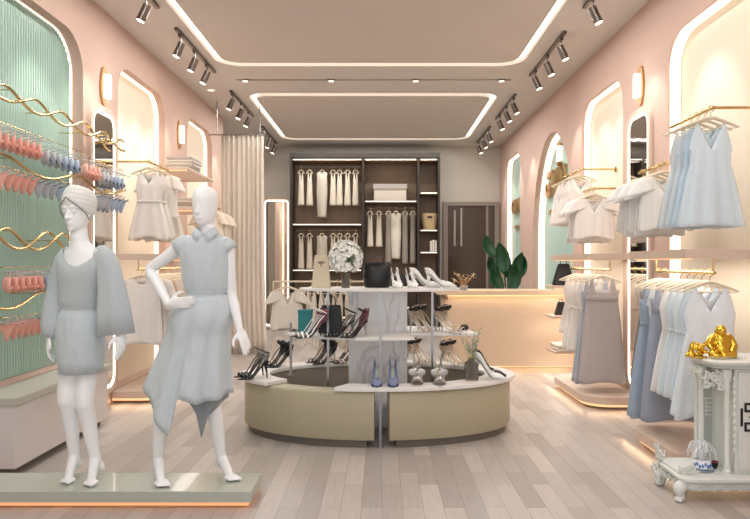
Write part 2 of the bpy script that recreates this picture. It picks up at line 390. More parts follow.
# ------------------------------------------------------------------ lamps on walls and ceiling
def sconce(X, s, y, label):
    t = thing('wall_sconce', label, 'wall lamp', (X, y, 3.1), group='oval brass wall sconces')
    ov = [Vector((0, (.08)*cos(2*pi*k/32), .19*sin(2*pi*k/32))) for k in range(32)]
    obj('backplate', MB().prism(ov, (s*.02, 0, 0)), M_brass, t)
    sh = rrect(-.036, .036, -.115, .115, .01, .01, 2)
    obj('lamp_shade', MB().prism([Vector((s*.02, a, b)) for a, b in sh], (s*.045, 0, 0)), mat('sconce_opal_glass', '#fff3e2', .4, emit=1.5), t)
    lamp('sconce_lamp', 'POINT', (X+s*.18, y, 3.1), 1.5, WARM, rad=.06)
    return t
sconce(WL+.001, 1, 6.27, 'oval brass sconce above the lit mirror on the green niche wall')
sconce(WL+.001, 1, 8.6, 'oval brass sconce between two cream niches on the green niche wall')
sconce(WR-.001, -1, 6.24, 'oval brass sconce above the lit mirror on the teal arch wall')
# lantern hung in the teal arch
t = thing('wall_sconce', 'pointed brass lantern sconce inside the tall teal arch', 'wall lamp', (WR+.2, 9.72, 3.03)); t.scale = (.7, .75, .68)
obj('lamp_shade', MB().box(-.1, -.02, -.07, .07, -.17, .17), mat('sconce_opal_glass', '#fff3e2'), t)
q = MB(); q.prism([Vector((-.1, -.07, .17)), Vector((-.1, .07, .17)), Vector((-.1, 0, .26))], (.1, 0, 0)); obj('top_cap', q, M_brass, t)
q = MB(); q.prism([Vector((-.1, -.07, -.17)), Vector((-.1, .07, -.17)), Vector((-.1, 0, -.26))], (.1, 0, 0)); obj('bottom_cap', q, M_brass, t)

def make_spot():
    t = thing('track_spotlight', 'x', 'spotlight')
    obj('adapter', MB().box(-.02, .02, -.05, .05, -.03, 0), M_bronze, t)
    obj('arm', MB().cyl((0, 0, -.02), (0, 0, -.12), .008), M_bronze, t)
    R = Matrix.Translation((0, 0, -.12)) @ Matrix.Rotation(radians(24), 4, 'Y')
    obj('lamp_head', MB().lathe([(.02, .035), (.045, .03), (.048, -.15), (.042, -.152), (.04, -.13), (.03, -.12)], n=18).xf(R), M_bronze, t, smooth=True)
    obj('lens', MB().lathe([(.039, -.128), (.039, -.158), (.03, -.162)], n=18).xf(R), mat('spot_lens', '#ffe9cf', .4, emit=8), t)
    return t
SP = None
def spots(X, s, tracks, side):
    global SP
    for i, (y0, y1, ys) in enumerate(tracks):
        tag(obj('light_track', MB().box(X-.018, X+.018, y0, y1, CEIL-.03, CEIL-.001), M_bronze), 'dark ceiling light track along the %s, %s from the shop front' % (side, ORD[i]), 'light track', 'ceiling light tracks')
        for j, y in enumerate(ys):
            lb = 'bronze spotlight, %s on the %s ceiling track along the %s' % (ORD[j], ORD[i], side)
            if SP is None: SP = make_spot(); t = SP; t['label'] = lb; t.location = (X, y, CEIL-.03); t['group'] = 'track spotlights'
            else: t = dup(SP, (X, y, CEIL-.03), 0, lb, 'track spotlights')
            t.scale = (.85,)*3
            if s < 0: t.rotation_euler.z = 0
            else: t.rotation_euler.z = pi
            lamp('track_lamp', 'SPOT', (X+s*.09, y, CEIL-.36), 30, WARM, rot=(0, radians(-s*24), 0), spot=62, blend=.7, rad=.035)
spots(-2.14, -1, [(4.7, 6.2, (5.2, 5.9)), (6.75, 8.3, (6.92, 7.44, 7.95)), (9.2, 10.8, (9.3, 9.9, 10.45)), (11.6, 13.2, (11.8, 12.4, 13.0))], 'green niche wall')
spots(1.93, 1, [(4.7, 6.2, (5.1, 5.95)), (6.85, 8.45, (7.02, 7.6, 8.2)), (9.4, 11.0, (9.55, 10.1, 10.7)), (11.6, 13.2, (11.8, 12.4, 13.0))], 'teal arch wall')
for x, y, l in ((-2.42, 9.2, 'small round recessed downlight near the curtain end of the green niche wall'), (2.2, 9.1, 'small round recessed downlight over the teal arch')):
    t = thing('recessed_downlight', l, 'ceiling light', (x, y, CEIL), group='recessed downlights')
    obj('trim_ring', MB().lathe([(.06, 0), (.06, -.006), (.045, -.008)], n=20), M_white, t); obj('lens', MB().lathe([(.045, -.002), (.045, -.009)], n=20), M_led, t)

# ------------------------------------------------------------------ lettering on the arch wall
def letters(body, y, z, size, X, depth=.02):
    cu = bpy.data.curves.new('sign_letters', 'FONT'); cu.body = body; cu.size = size; cu.extrude = depth; cu.align_x = 'CENTER'; cu.space_character = 1.05; cu.offset = size*.03
    o = bpy.data.objects.new('shop_sign', cu); COL.objects.link(o); cu.materials.append(M_brass)
    me = bpy.data.meshes.new_from_object(o.evaluated_get(bpy.context.evaluated_depsgraph_get())); bpy.data.objects.remove(o)
    o = bpy.data.objects.new('sign_letters', me); COL.objects.link(o); o.location = (X, y, z); o.rotation_euler = (pi/2, 0, -pi/2); return o
t = thing('shop_sign', 'raised gold shop letters with a small bar beneath inside the tall teal arch', 'sign', (WR+.19, 10.0, 2.46))
o = letters('GUU', 0, 0, .54, -.02); o.parent = t
obj('sign_bar', MB().box(-.02, 0, -.05, .4, -.28, -.22), M_brass, t)
t = thing('shop_sign', 'small raised gold shop letters in the narrow teal niche near the door', 'sign', (WR+.13, 12.6, 2.38))
o = letters('GUU', 0, 0, .36, -.02); o.parent = t
obj('sign_bar', MB().box(-.02, 0, -.22, .22, -.3, -.25), M_brass, t)

# ------------------------------------------------------------------ built-in furniture
t = thing('display_bench', 'long pale bench with top toned by green reflection under the green fluted niche', 'bench', (-2.53, 4.93, 0))
obj('bench_body', MB().box(WL+.01, -2.38, 4.22, 5.64, .06, .475, .004), M_bench, t, off=(-2.53, 4.93, 0))
obj('bench_top', MB().box(WL+.01, -2.36, 4.2, 5.66, .475, .525, .004), M_benchtop, t, off=(-2.53, 4.93, 0))
obj('plinth', MB().box(WL+.01, -2.43, 4.26, 5.6, 0, .06), M_kick, t, off=(-2.53, 4.93, 0))
t = thing('mannequin_platform', 'low glossy grey green platform carrying both mannequins, glowing orange at its base', 'platform', (-1.8, 3.86, 0))
off = (-1.8, 3.86, 0)
obj('platform_top', MB().box(-2.6, -.745, 3.70, 4.03, .035, .10, .004), M_plat, t, off=off)
obj('light_strip', MB().box(-2.58, -.765, 3.72, 4.01, .012, .03), mat('amber_led', '#ffb27a', .5, emit=.7), t, off=off)
obj('base', MB().box(-2.56, -.8, 3.75, 3.98, 0, .035), M_kick, t, off=off)

def rack(name, label, X0, s, y0, y1, RX, rad=.25):
    """wall rack: low platform and shelf, s=+1 right wall; X0 front"""
    XW = WR-.005 if s > 0 else WL+.005
    t = thing(name, label, 'clothes rack', ((X0+XW)/2, (y0+y1)/2, 0)); off = ((X0+XW)/2, (y0+y1)/2, 0)
    def outline(ins, z):
        p = [(XW, y0+ins), (XW, y1-ins)]
        cx, cy = X0+s*rad, y1-rad
        a = [(cx-s*(rad-ins)*sin(radians(q)), cy+(rad-ins)*cos(radians(q))) for q in range(0, 91, 15)]
        b = [(cx-s*(rad-ins)*cos(radians(q)), (y0+rad)-(rad-ins)*sin(radians(q))) for q in range(0, 91, 15)]
        return [Vector((x, y, z)) for x, y in p+a+b]
    obj('platform', MB().prism(outline(0, .055), (0, 0, .07)), M_rack, t, off=off)
    obj('light_strip', MB().prism(outline(.025, .03), (0, 0, .024)), M_ledw, t, off=off)
    obj('plinth', MB().prism(outline(.06, 0), (0, 0, .03)), M_kick, t, off=off)
    obj('shelf', MB().prism([Vector((x, y, 1.43)) for x, y in ((XW, y0), (XW, y1), (X0+s*.02, y1), (X0+s*.02, y0))], (0, 0, .06)), M_rack, t, off=off)
    obj('shelf_light', MB().box(min(X0+s*.06, X0+s*.075), max(X0+s*.06, X0+s*.075), y0+.03, y1-.03, 1.424, 1.4299), M_ledw, t, off=off)
    ra = MB()
    lx = RX
    ra.cyl((lx, y0+.02, 1.335), (lx, y1-.04, 1.335), .011); obj('lower_rail', ra, M_gold, t, smooth=True, off=off)
    for y in (y0+.04, y1-.06): obj('rail_bracket', MB().cyl((lx, y, 1.335), (lx, y, 1.43), .007), M_gold, t, smooth=True, off=off)
    n = lamp('shelf_lamp', 'AREA', ((X0+XW)/2, (y0+y1)/2, 1.42), 5, WARM, (.3, y1-y0-.1))
    lamp('plinth_lamp', 'AREA', (X0-s*.02, (y0+y1)/2,   .045), .6, (1, .66, .38), (.02, y1-y0), (0, radians(s*75), 0))
    lamp('plinth_lamp', 'AREA', ((X0+XW)/2, y0-.02, .045), .3, (1, .66, .38), (abs(XW-X0), .02), (radians(-75), 0, 0))
    return t, lx
rB, rbx = rack('wall_rack', 'rose beige wall rack with gold rails behind the carved white cabinet', 1.95, 1, 4.22, 5.2, 2.17)
rA, rax = rack('wall_rack', 'rose beige wall rack with gold rails beside the reception counter', 1.93, 1, 6.15, 7.5, 2.17)
rC, rcx = rack('wall_rack', 'rose beige wall rack with gold rails past the lit mirror on the green niche wall', -2.15, -1, 6.45, 8.4, -2.43)
def wall_rail(label, x, s, z, y0, y1):
    XW = WR+.11 if s > 0 else WL-.12
    t = thing('wall_rail', label, 'clothes rail', (x, y0, z)); q = MB()
    q.cyl((0, 0, 0), (0, y1-y0, 0), .012); obj('rail', q, M_gold, t, smooth=True)
    q = MB(); q.cyl((0, .012, 0), (XW-x, .012, 0), .011); obj('wall_arm', q, M_gold, t, smooth=True)
    obj('wall_plate', MB().cyl((XW-x-s*.012, .012, 0), (XW-x, .012, 0), .03), M_gold, t, smooth=True)
wall_rail('high gold rail over the carved cabinet holding babydoll dresses', 2.215, 1, 2.44, 4.34, 4.98)
wall_rail('lower gold rail behind the pale blue babydoll dresses', 2.215, 1, 2.175, 5.04, 5.6)
wall_rail('high gold rail nearest the teal arch', 2.215, 1, 2.44, 7.2, 7.95)
wall_rail('lower gold rail beside the lit mirror holding white blouses', 2.215, 1, 2.175, 6.74, 7.13)
wall_rail('high gold rail next to the lit mirror by the green niche', -2.4, -1, 2.44, 6.66, 7.3)
wall_rail('far gold rail before the fitting room curtain', -2.4, -1, 2.2, 8.95, 9.6)
# wall shelves with lights
def wshelf(label, xa, xb, y0, y1, z, lit=True, cat='shelf'):
    t = thing('wall_shelf', label, cat, ((xa+xb)/2, (y0+y1)/2, z)); w_, d_ = abs(xb-xa)/2, (y1-y0)/2
    obj('board', MB().box(-w_, w_, -d_, d_, -.03, 0, .003), M_rack, t)
    obj('light_strip', MB().box(-w_+.03, w_-.03, -d_+.02, -d_+.05, -.038, -.0301), M_ledw, t)
    if lit: lamp('shelf_lamp', 'AREA', ((xa+xb)/2, (y0+y1)/2, z-.045), 2.5, WARM, (w_*1.6, d_*1.6))
wshelf('wall shelf carrying the upper folded stack on the green niche wall', WL+.005, -2.22, 7.45, 8.6, 2.5)
wshelf('wall shelf carrying the lower folded stack on the green niche wall', WL+.005, -2.25, 7.75, 8.5, 2.06)
wshelf('lowest small wall shelf between the counter and the rack', 2.05, WR-.005, 7.7, 8.1, .35)
wshelf('middle small wall shelf between the counter and the rack', 2.03, WR-.005, 7.7, 8.1, .77)
wshelf('highest small wall shelf between the counter and the rack', 2.03, WR-.005, 7.7, 8.1, 1.13)

# back cupboard
cx0, cx1, cy0, cy1, cz1 = -1.87, 1.18, 13.2, 13.68, 3.62
off = (-.35, 13.44, 0)
t = thing('open_wardrobe', 'large dark open wardrobe with lit shelves along the back wall', 'wardrobe', off)
c1, c2 = -.38, .74
for x in (cx0, cx1-.04): obj('side_panel', MB().box(x, x+.04, cy0, cy1, 0, cz1), M_dark, t, off=off)
for x in (c1, c2): obj('divider', MB().box(x-.02, x+.02, cy0+.01, cy1, .05, cz1-.08), M_dark, t, off=off)
obj('top_panel', MB().box(cx0, cx1, cy0-.01, cy1, cz1-.08, cz1+.02), M_dark, t, off=off)
obj('back_panel', MB().box(cx0, cx1, cy1-.03, cy1, 0, cz1-.08), M_dwood, t, off=off)
def wr_shelf(xa, xb, z):
    obj('shelf', MB().box(xa+.005, xb-.005, cy0+.012, cy1-.03, z-.03, z+.01), M_dwood, t, off=off)
    obj('light_strip', MB().box(xa+.03, xb-.03, cy0+.0, cy0+.012, z-.018, z+.0), M_led, t, off=off)
    lamp('wardrobe_lamp', 'AREA', ((xa+xb)/2, cy0+.12, z-.04), 1.0*(xb-xa)*.6, WARM, (xb-xa-.1, .03))
for xa, xb, zs in ((cx0+.04, c1-.02, (3.51, 2.19, 1.26, .3)), (c1+.02, c2-.02, (3.51, 2.66, .5)), (c2+.02, cx1-.04, (3.51, 2.83, 2.07, 1.62, .9))):
    for z in zs: wr_shelf(xa, xb, z)
for xa, xb, z in ((cx0+.04, c1-.02, 3.38), (cx0+.04, c1-.02, 2.07), (c1+.02, c2-.02, 2.53)): obj('hanging_rail', MB().cyl((xa, 13.42, z), (xb, 13.42, z), .009), M_bronze, t, off=off)

# reception counter
off = (1.4, 8.5, 0)
t = thing('reception_counter', 'tan reception counter with light wood top and glowing base line', 'counter', off)
obj('counter_top', MB().box(.70, 2.47, 8.2, 8.85, 1.0, 1.05, .004), M_tantop, t, off=off)
obj('counter_body', MB().box(.80, 2.46, 8.26, 8.8, .09, .93), M_tan, t, off=off)
obj('recessed_neck', MB().box(.84, 2.46, 8.30, 8.78, .93, 1.0), M_tantop, t, off=off)
obj('light_strip', MB().box(.83, 2.46, 8.285, 8.299, .975, .99), mat('dim_amber_strip', '#ffd2a0', .5, emit=.8), t, off=off)
obj('plinth', MB().box(.84, 2.46, 8.29, 8.78, 0, .09), M_tantop, t, off=off)
obj('base_light', MB().box(.82, 2.45, 8.268, 8.289, .08, .0899), mat('dim_amber_strip', '#ffd2a0'), t, off=off)
lamp('counter_lamp', 'AREA', (1.6, 8.2, .98), 1.0, (1, .75, .5), (1.5, .03), (radians(20), 0, 0))
lamp('counter_lamp', 'AREA', (1.6, 8.24, .075), .8, (1, .75, .5), (1.5, .03), (radians(-20), 0, 0))

# ------------------------------------------------------------------ round shoe display
DX, DY, A, B = -.04, 5.58, 1.13, .69
def epts(a, b, t0, t1, n, z, dx=0): return [Vector((DX+dx+a*cos(radians(t0+(t1-t0)*k/n)), DY+b*sin(radians(t0+(t1-t0)*k/n)), z)) for k in range(n+1)]
for side, (t0, t1), lb in ((-1, (91, 269), 'olive beige leather half-round plinth of the shoe display, open and empty inside'), (1, (-85, 85), 'olive beige leather half-round plinth of the shoe display, under the white ring top')):
    off = (DX+side*.6, DY, 0); n = 28
    t = thing('display_plinth', lb, 'display plinth', off)
    o_, i_ = epts(A, B, t0, t1, n, 0), epts(A-.2, B-.15, t0, t1, n, 0)
    sec = lambda P, Q, zs: [[P[k]+Vector((0, 0, zs[0])), P[k]+Vector((0, 0, zs[1])), Q[k]+Vector((0, 0, zs[1])), Q[k]+Vector((0, 0, zs[0]))] for k in range(n+1)]
    R_ = []
    for k in range(n+1):
        c = (o_[k]-i_[k]).normalized(); o2 = o_[k]; i2 = i_[k]; up = Vector((0, 0, 1))
        R_.append([o2-c*.01+up*.06, o2+up*.075, o2+up*.41, o2-c*.006+up*.425, o2-c*.02+up*.432, i2+c*.015+up*.432, i2+up*.42, i2+up*.06])
    obj('leather_body', MB().loft(R_), M_leather, t, smooth=45, off=off)
    o2 = epts(A-.04, B-.035, t0+3, t1-3, n, 0); obj('kick_plinth', MB().loft(sec(o2, epts(A-.16, B-.12, t0+3, t1-3, n, 0), (0, .06))), M_kick, t, off=off)
    i3 = epts(A-.205, B-.155, t0, t1, n, .2)
    obj('well_floor', MB().prism(i3, (0, 0, .02)), M_well, t, off=off)
    i4 = epts(A-.21, B-.16, t0, t1, n, 0)
    obj('well_lining', MB().loft(sec(i3, i4, (.0, .225))), M_well, t, off=off)
def slab(name, label, loop, z, th, parent_cat='shelf', legs=()):
    t = tag(obj(name, MB().prism([Vector((p[0], p[1], z)) for p in loop], (0, 0, th)), M_white, mods=[('BEVEL', dict(width=.003, segments=2))]), label, parent_cat)
    return t
ol = epts(A+.04, B+.025, -106, 222, 60, 0); il = epts(A-.21, B-.155, -104, 218, 60, 0)
slab('ring_shelf', 'white ring-shaped lowest shelf curving round the shoe display', ol+il[::-1], .434, .03)
ul = epts(.78, .56, 178, 292, 24, 0)
slab('curved_shelf', 'white curved middle shelf in front of the marble panel with the strappy sandals', ul+[Vector((.22, 5.44, 0)), Vector((-.80, 5.44, 0))], .80, .022)
ul = epts(.78, .42, 2, 88, 16, 0, .02)
slab('curved_shelf', 'white curved middle shelf behind the marble panel with the flower-trimmed heels', [Vector((.22, 5.36, 0)), Vector((.80, 5.36, 0))]+ul, .80, .022)
t = slab('curved_shelf', 'white oval top shelf with the flower vase and handbag', [Vector((-.02+.67*cos(2*pi*k/40), 5.43+.32*sin(2*pi*k/40), 0)) for k in range(40)], 1.172, .022)
t = tag(obj('marble_panel', MB().box(-.285, .215, 5.535, 5.575, 0, 1.171, .003), M_marble), 'upright grey-veined marble panel standing in the centre of the shoe display', 'panel')
for (x, y, z0, z1, lb) in ((-.012, 4.935, 0, 1.171, 'tall slim steel post standing on the floor between the two leather plinths'), (-.76, 5.42, .465, .90, 'short slim steel post at the curtain end of the middle shelf'), (-.44, 5.3, .222, 1.171, 'slim steel post behind the burgundy sandals'), (.41, 5.3, .222, 1.171, 'slim steel post carrying the top shelf at its counter end')):
    t = thing('steel_post', lb, 'post', (x, y, z0))
    if y < 5: # arm that carries the shelf ends
        q = MB().box(-.009, .009, -.009, .009, 0, z1-z0-.03); q.box(-.009, .009, -.013, .28, z1-z0-.03, z1-z0)
    else: q = MB().box(-.009, .009, -.009, .009, 0, z1-z0)
    obj('post', q, M_chrome, t)
    obj('foot_plate', MB().box(-.028, .028, -.028, .028, 0, .006), M_chrome, t)

# ------------------------------------------------------------------ garments
def garment(bot, arm, hw0, hw1, hw_w=None, wz=None, neck='v', depth=.06, ripples=7, ramp=.012, shoulder=.16, hemvar=0, seed=0, top=-.10, fringe=0, N=56):
    """hanging dress/top. z measured from rail (0). arm: z of armpit line, bot: hem z; hw0 hem, hw1 chest, hw_w waist at wz"""
    rings = []; R = 16
    for i in range(R+1):
        f = i/R; z = bot+(arm-bot)*f
        if wz is not None:
            if z > wz: u = (z-wz)/(arm-wz); hw = hw_w+(hw1-hw_w)*u; am = ramp*.35
            else: u = (wz-z)/(wz-bot); hw = hw_w+(hw0-hw_w)*(u**.8); am = ramp*(.3+.9*u)
        else: u = 1-f; hw = hw1+(hw0-hw1)*u; am = ramp*(.2+.9*u)
        d = depth*(.7+.5*(1-f)); ring = []
        for k in range(N):
            a = 2*pi*k/N; rp = am*sin(ripples*a+seed+1.2*sin(2*a+seed)); nz = hemvar*(1-f)*sin(3*a+seed)
            ring.append(Vector(((hw+rp*.7)*cos(a), (d+rp)*sin(a), z+nz)))
        rings.append(ring)
    for i in range(1, 6):
        f = i/5; ring = []
        for k in range(N):
            a = 2*pi*k/N; c = cos(a); ac = abs(c); front = sin(a) < 0
            if neck == 'v': s_ = max(0, 1-abs(ac-.62)/.34); zt = arm+(top-arm)*(s_**.75) if ac > .62 else (arm+(top-arm)*max(0, (ac-(.0 if front else -.35))/(.62+(0 if front else .35)))**.9)
            elif neck == 'strap': s_ = max(0, 1-abs(ac-.6)/.16); zt = arm+.02+(top-arm)*(min(1, s_*1.6)) if s_ > 0 else arm+.03
            elif neck == 'tee': zt = top-(.05*(ac-.4) if ac > .4 else (.06*(1-(ac/.4)**2) if front else .015))
            else: zt = arm+.03
            z = arm+(zt-arm)*f; d = depth*.7*(1-f)+.010*f
            hx = hw1*(1-f)+max(shoulder, .02)*f
            if neck == 'tee': hx = hw1*(1-f)+shoulder*1.08*f
            ring.append(Vector((hx*c, d*sin(a), z)))
        rings.append(ring)
    return MB().loft(rings, False)
def make_hanger(w_=.19, m=M_hang):
    t = thing('clothes_hanger', 'x', 'hanger')
    q = MB(); q.tube([(.0+.022*sin(a), 0, -.022+.022*cos(a)) for a in [radians(v) for v in range(-100, 181, 20)]][::1]+[(0, 0, -.06), (0, 0, -.085)], .003, 6)
    obj('hook', q, M_gold, t, smooth=True)
    q = MB(); q.tube([(-w_, 0, -.145), (-w_*.6, 0, -.115), (-.03, 0, -.085), (0, 0, -.082), (.03, 0, -.085), (w_*.6, 0, -.115), (w_, 0, -.145)], [.007, .011, .012, .012, .012, .011, .007], 8)
    obj('shoulder_bar', q, m, t, smooth=True)
    obj('trouser_bar', MB().cyl((-w_*.9, 0, -.15), (w_*.9, 0, -.15), .004, 6), m, t, smooth=True)
    return t
HG = {}
def hanger(loc, label, w_=.19, rz=0, group=None, m=M_hang):
    k = (w_, m.name)
    if k not in HG: HG[k] = make_hanger(w_, m); h = HG[k]; h.location = loc; h.rotation_euler.z = rz; h['label'] = label
    else: h = dup(HG[k], loc, rz, label)
    if group: h['group'] = group
    elif 'group' in h: del h['group']
    return h
GM = {}
def hang(kind, name, cat, loc, color, label, group, rz=0, hw=.19, scale=1, tilt=0):
    """kind: dict of garment args plus extras"""
    key = kind['id']
    t = thing(name, label, cat, loc, rz, group)
    parts = GM.setdefault(key, None)
    if parts is None:
        g = {k: v for k, v in kind.items() if k not in ('id', 'sleeve', 'belt', 'btn', 'bands')}
        parts = [('garment_body', garment(**g))]
        if kind.get('sleeve'):
            L, r, flare = kind['sleeve']; q = MB()
            for s in (-1, 1):
                sh = g.get('shoulder', .16); rr = []
                for i in range(7):
                    f = i/6; c = Vector((s*(sh*.92+.35*L*f), 0, g.get('top', -.1)-.02-L*f)); r_ = r*(.75+flare*f)
                    rr.append([c+Vector((r_*cos(2*pi*k/16)*(1+.1*sin(k*2.1)), r_*.7*sin(2*pi*k/16)+.004*sin(5*k), r_*.25*s*cos(2*pi*k/16)*-1)) for k in range(16)])
                qq = MB().loft(rr, False); parts.append(('sleeve', qq))
        if kind.get('belt'):
            z, h_ = kind['belt']; rr = []
            for zz in (z, z+h_): rr.append([Vector(((g['hw_w']+.006)*cos(2*pi*k/32), (g['depth']*1.0+.004)*sin(2*pi*k/32), zz)) for k in range(32)])
            parts.append(('waistband', MB().loft(rr, False)))
        parts = [(n_, obj(n_, q_, cloth('#ffffff'), None, smooth='all')) for n_, q_ in parts]
        meshes = [(n_, o_.data) for n_, o_ in parts]
        for _, o_ in parts: bpy.data.objects.remove(o_)
        GM[key] = parts = meshes
    for n_, me in parts:
        o = bpy.data.objects.new(n_, me); COL.objects.link(o); o.parent = t
        o.material_slots[0].link = 'OBJECT'; o.material_slots[0].material = cloth(color)
        md = o.modifiers.new('solid', 'SOLIDIFY'); md.thickness = .003; md.offset = 0
    if scale != 1: t.scale = (scale,)*3
    t.rotation_euler.y = tilt
    return t
K_baby = dict(id='baby', bot=-.80, arm=-.29, hw0=.215, hw1=.135, hw_w=.13, wz=-.38, neck='v', depth=.07, ripples=11, ramp=.024, shoulder=.15, hemvar=.006)
K_blouse = dict(id='blouse', bot=-.56, arm=-.26, hw0=.20, hw1=.17, neck='tee', depth=.055, ripples=8, ramp=.013, shoulder=.17, sleeve=(.15, .06, .5), hemvar=.01)
K_ruffle = dict(id='ruffle', bot=-.52, arm=-.26, hw0=.21, hw1=.19, neck='v', depth=.07, ripples=13, ramp=.02, shoulder=.17, sleeve=(.12, .07, .9), hemvar=.015)
K_camis = dict(id='camis', bot=-.60, arm=-.24, hw0=.2, hw1=.15, hw_w=.145, wz=-.3, neck='v', depth=.06, ripples=9, ramp=.013, shoulder=.15, hemvar=.008)
K_set = dict(id='set', bot=-.80, arm=-.24, hw0=.21, hw1=.14, hw_w=.12, wz=-.42, neck='v', depth=.06, ripples=9, ramp=.015, shoulder=.14, hemvar=.02, belt=(-.43, .03))
K_long = dict(id='long', bot=-1.14, arm=-.26, hw0=.24, hw1=.15, hw_w=.14, wz=-.42, neck='strap', depth=.07, ripples=7, ramp=.018, shoulder=.16, hemvar=.02, belt=(-.43, .03))
K_longx = dict(id='longx', bot=-1.12, arm=-.24, hw0=.23, hw1=.16, hw_w=.15, wz=-.30, neck='strap', depth=.09, ripples=5, ramp=.012, shoulder=.17, hemvar=.012, belt=(-.31, .05))
K_slip = dict(id='slip', bot=-1.0, arm=-.27, hw0=.12, hw1=.13, hw_w=.10, wz=-.45, neck='v', depth=.05, ripples=5, ramp=.01, shoulder=.15, hemvar=.01)
K_mid = dict(id='mid', bot=-.86, arm=-.27, hw0=.21, hw1=.15, hw_w=.125, wz=-.42, neck='v', depth=.07, ripples=8, ramp=.017, shoulder=.16, hemvar=.02, belt=(-.435, .03))
K_shirt = dict(id='shirt', bot=-.76, arm=-.26, hw0=.20, hw1=.18, neck='tee', depth=.06, ripples=9, ramp=.014, shoulder=.18, sleeve=(.30, .055, .1), hemvar=.01)
K_near = dict(id='near', bot=-.95, arm=-.27, hw0=.25, hw1=.17, hw_w=.15, wz=-.40, neck='v', depth=.07, ripples=9, ramp=.02, shoulder=.17, hemvar=.03)
K_short = dict(id='short', bot=-.70, arm=-.25, hw0=.19, hw1=.14, hw_w=.12, wz=-.38, neck='v', depth=.06, ripples=8, ramp=.015, shoulder=.15, hemvar=.02)
def run(kinds, x, z, ys, where, group, hw=.19, name='hanging_dress', cat='dress', rz=0, jit=.015):
    gap = min(b-a for a, b in zip(ys, ys[1:]))
    for i, y in enumerate(ys):
        k, col_, desc = kinds[i % len(kinds)]
        lab = '%s, %s from shop front, %s' % (desc, ORD[i], where)
        a = rz+random.uniform(-jit, jit)
        tt = hang(k, name, cat, (x, y, z+.008), col_, lab, group, a, hw); tt.scale.y = min(1, gap*.47/(k['depth']*1.15+k['ramp']))
        hanger((x, y, z+.02), 'cream hanger, %s from shop front, %s' % (ORD[i], where), hw, a, 'hangers on the '+where)
run([(K_baby, '#d3e2ea', 'pale blue gathered babydoll dress'), (K_baby, '#c3d6e2', 'pale blue gathered babydoll dress'), (K_baby, '#ced9df', 'pale grey babydoll dress'), (K_baby, '#d5dcdf', 'pale grey babydoll dress')],
    2.215, 2.44, [4.38, 4.47, 4.57, 4.68], 'high rail over the carved cabinet', 'babydoll dresses on the high rail')
run([(K_ruffle, '#e6e4e1', 'white ruffled blouse'), (K_blouse, '#e2e0de', 'white short sleeved blouse')], 2.215, 2.175, [5.08, 5.19, 5.3, 5.41, 5.52],
    'low rail behind the babydoll dresses', 'white blouses on the low rail behind the babydoll dresses', name='hanging_blouse', cat='blouse')
run([(K_camis, '#ece4de', 'ivory sleeveless top')], 2.215, 2.44, [7.26, 7.39, 7.52, 7.66, 7.8], 'high rail by the teal arch', 'tops on the high rail by the teal arch', name='hanging_camisole', cat='top')
run([(K_ruffle, '#ece7e2', 'ivory ruffled blouse'), (K_blouse, '#e6e1dc', 'ivory short sleeved blouse')], 2.215, 2.175, [6.79, 6.89, 6.99, 7.09], 'low rail beside the mirror and arch',
    'white blouses on the low rail by the teal arch', name='hanging_blouse', cat='blouse')
run([(K_near, '#e4ebf0', 'white V-neck gathered dress'), (K_mid, '#cfdde6', 'pale blue flared dress'), (K_mid, '#dfe6ea', 'white flared dress'), (K_mid, '#d6e2e8', 'pale blue flared dress'), (K_mid, '#e9e7e4', 'white fitted dress'),
     (K_longx, '#9ba3b2', 'long slate grey dress'), (K_slip, '#dfe2e6', 'long white slip dress'), (K_long, '#a0b0c2', 'long dusty blue dress')],
    rbx, 1.335, [4.30, 4.41, 4.52, 4.62, 4.73, 4.86, 4.98, 5.09], 'rail behind the carved cabinet', 'dresses on the lower rail behind the cabinet')
run([(K_longx, '#b3aaa8', 'long taupe grey strap dress'), (K_long, '#aab0ba', 'long slate blue dress'), (K_slip, '#e2ddd8', 'long white slip dress'), (K_mid, '#e6e0da', 'ivory belted dress'), (K_mid, '#ebe5de', 'ivory belted dress'), (K_short, '#e6e0da', 'ivory short dress')],
    rax, 1.335, [6.4, 6.58, 6.74, 6.9, 7.08, 7.26], 'lower rail beside the counter', 'dresses on the lower rail beside the counter')
run([(K_set, '#e8e2dc', 'white strappy playsuit'), (K_set, '#dfd9d2', 'ivory strappy playsuit'), (K_blouse, '#e3dcd3', 'cream blouse'), (K_set, '#e6dfd6', 'cream strappy playsuit')],
    -2.4, 2.44, [6.7, 6.86, 7.02, 7.18], 'high rail past the green niche', 'tops on the high rail past the green niche', name='hanging_camisole', cat='top')
run([(K_shirt, '#e3dedb', 'white long shirt'), (K_shirt, '#d3cecb', 'pale grey long shirt'), (K_shirt, '#e6e1dc', 'white long shirt'), (K_short, '#d9c9ba', 'beige dress'), (K_short, '#c7a98e', 'tan dress'), (K_short, '#dfd5ca', 'cream dress'), (K_shirt, '#d6cbbf', 'beige shirt'), (K_short, '#e2d8cc', 'cream dress')],
    rcx, 1.335, [6.58, 6.72, 6.86, 7.05, 7.25, 7.45, 7.7, 7.95], 'lower rail past the green niche', 'clothes on the lower rail of the green niche wall', name='hanging_shirt', cat='shirt')
run([(K_blouse, '#d8cbba', 'beige blouse'), (K_camis, '#e2d7c8', 'cream sleeveless top'), (K_blouse, '#cfc1b0', 'beige blouse'), (K_camis, '#ded2c2', 'cream sleeveless top'), (K_blouse, '#d8cbba', 'beige blouse')],
    -2.4, 2.2, [8.99, 9.12, 9.25, 9.38, 9.51], 'far rail before the curtain', 'tops on the far rail before the curtain', name='hanging_camisole', cat='top')
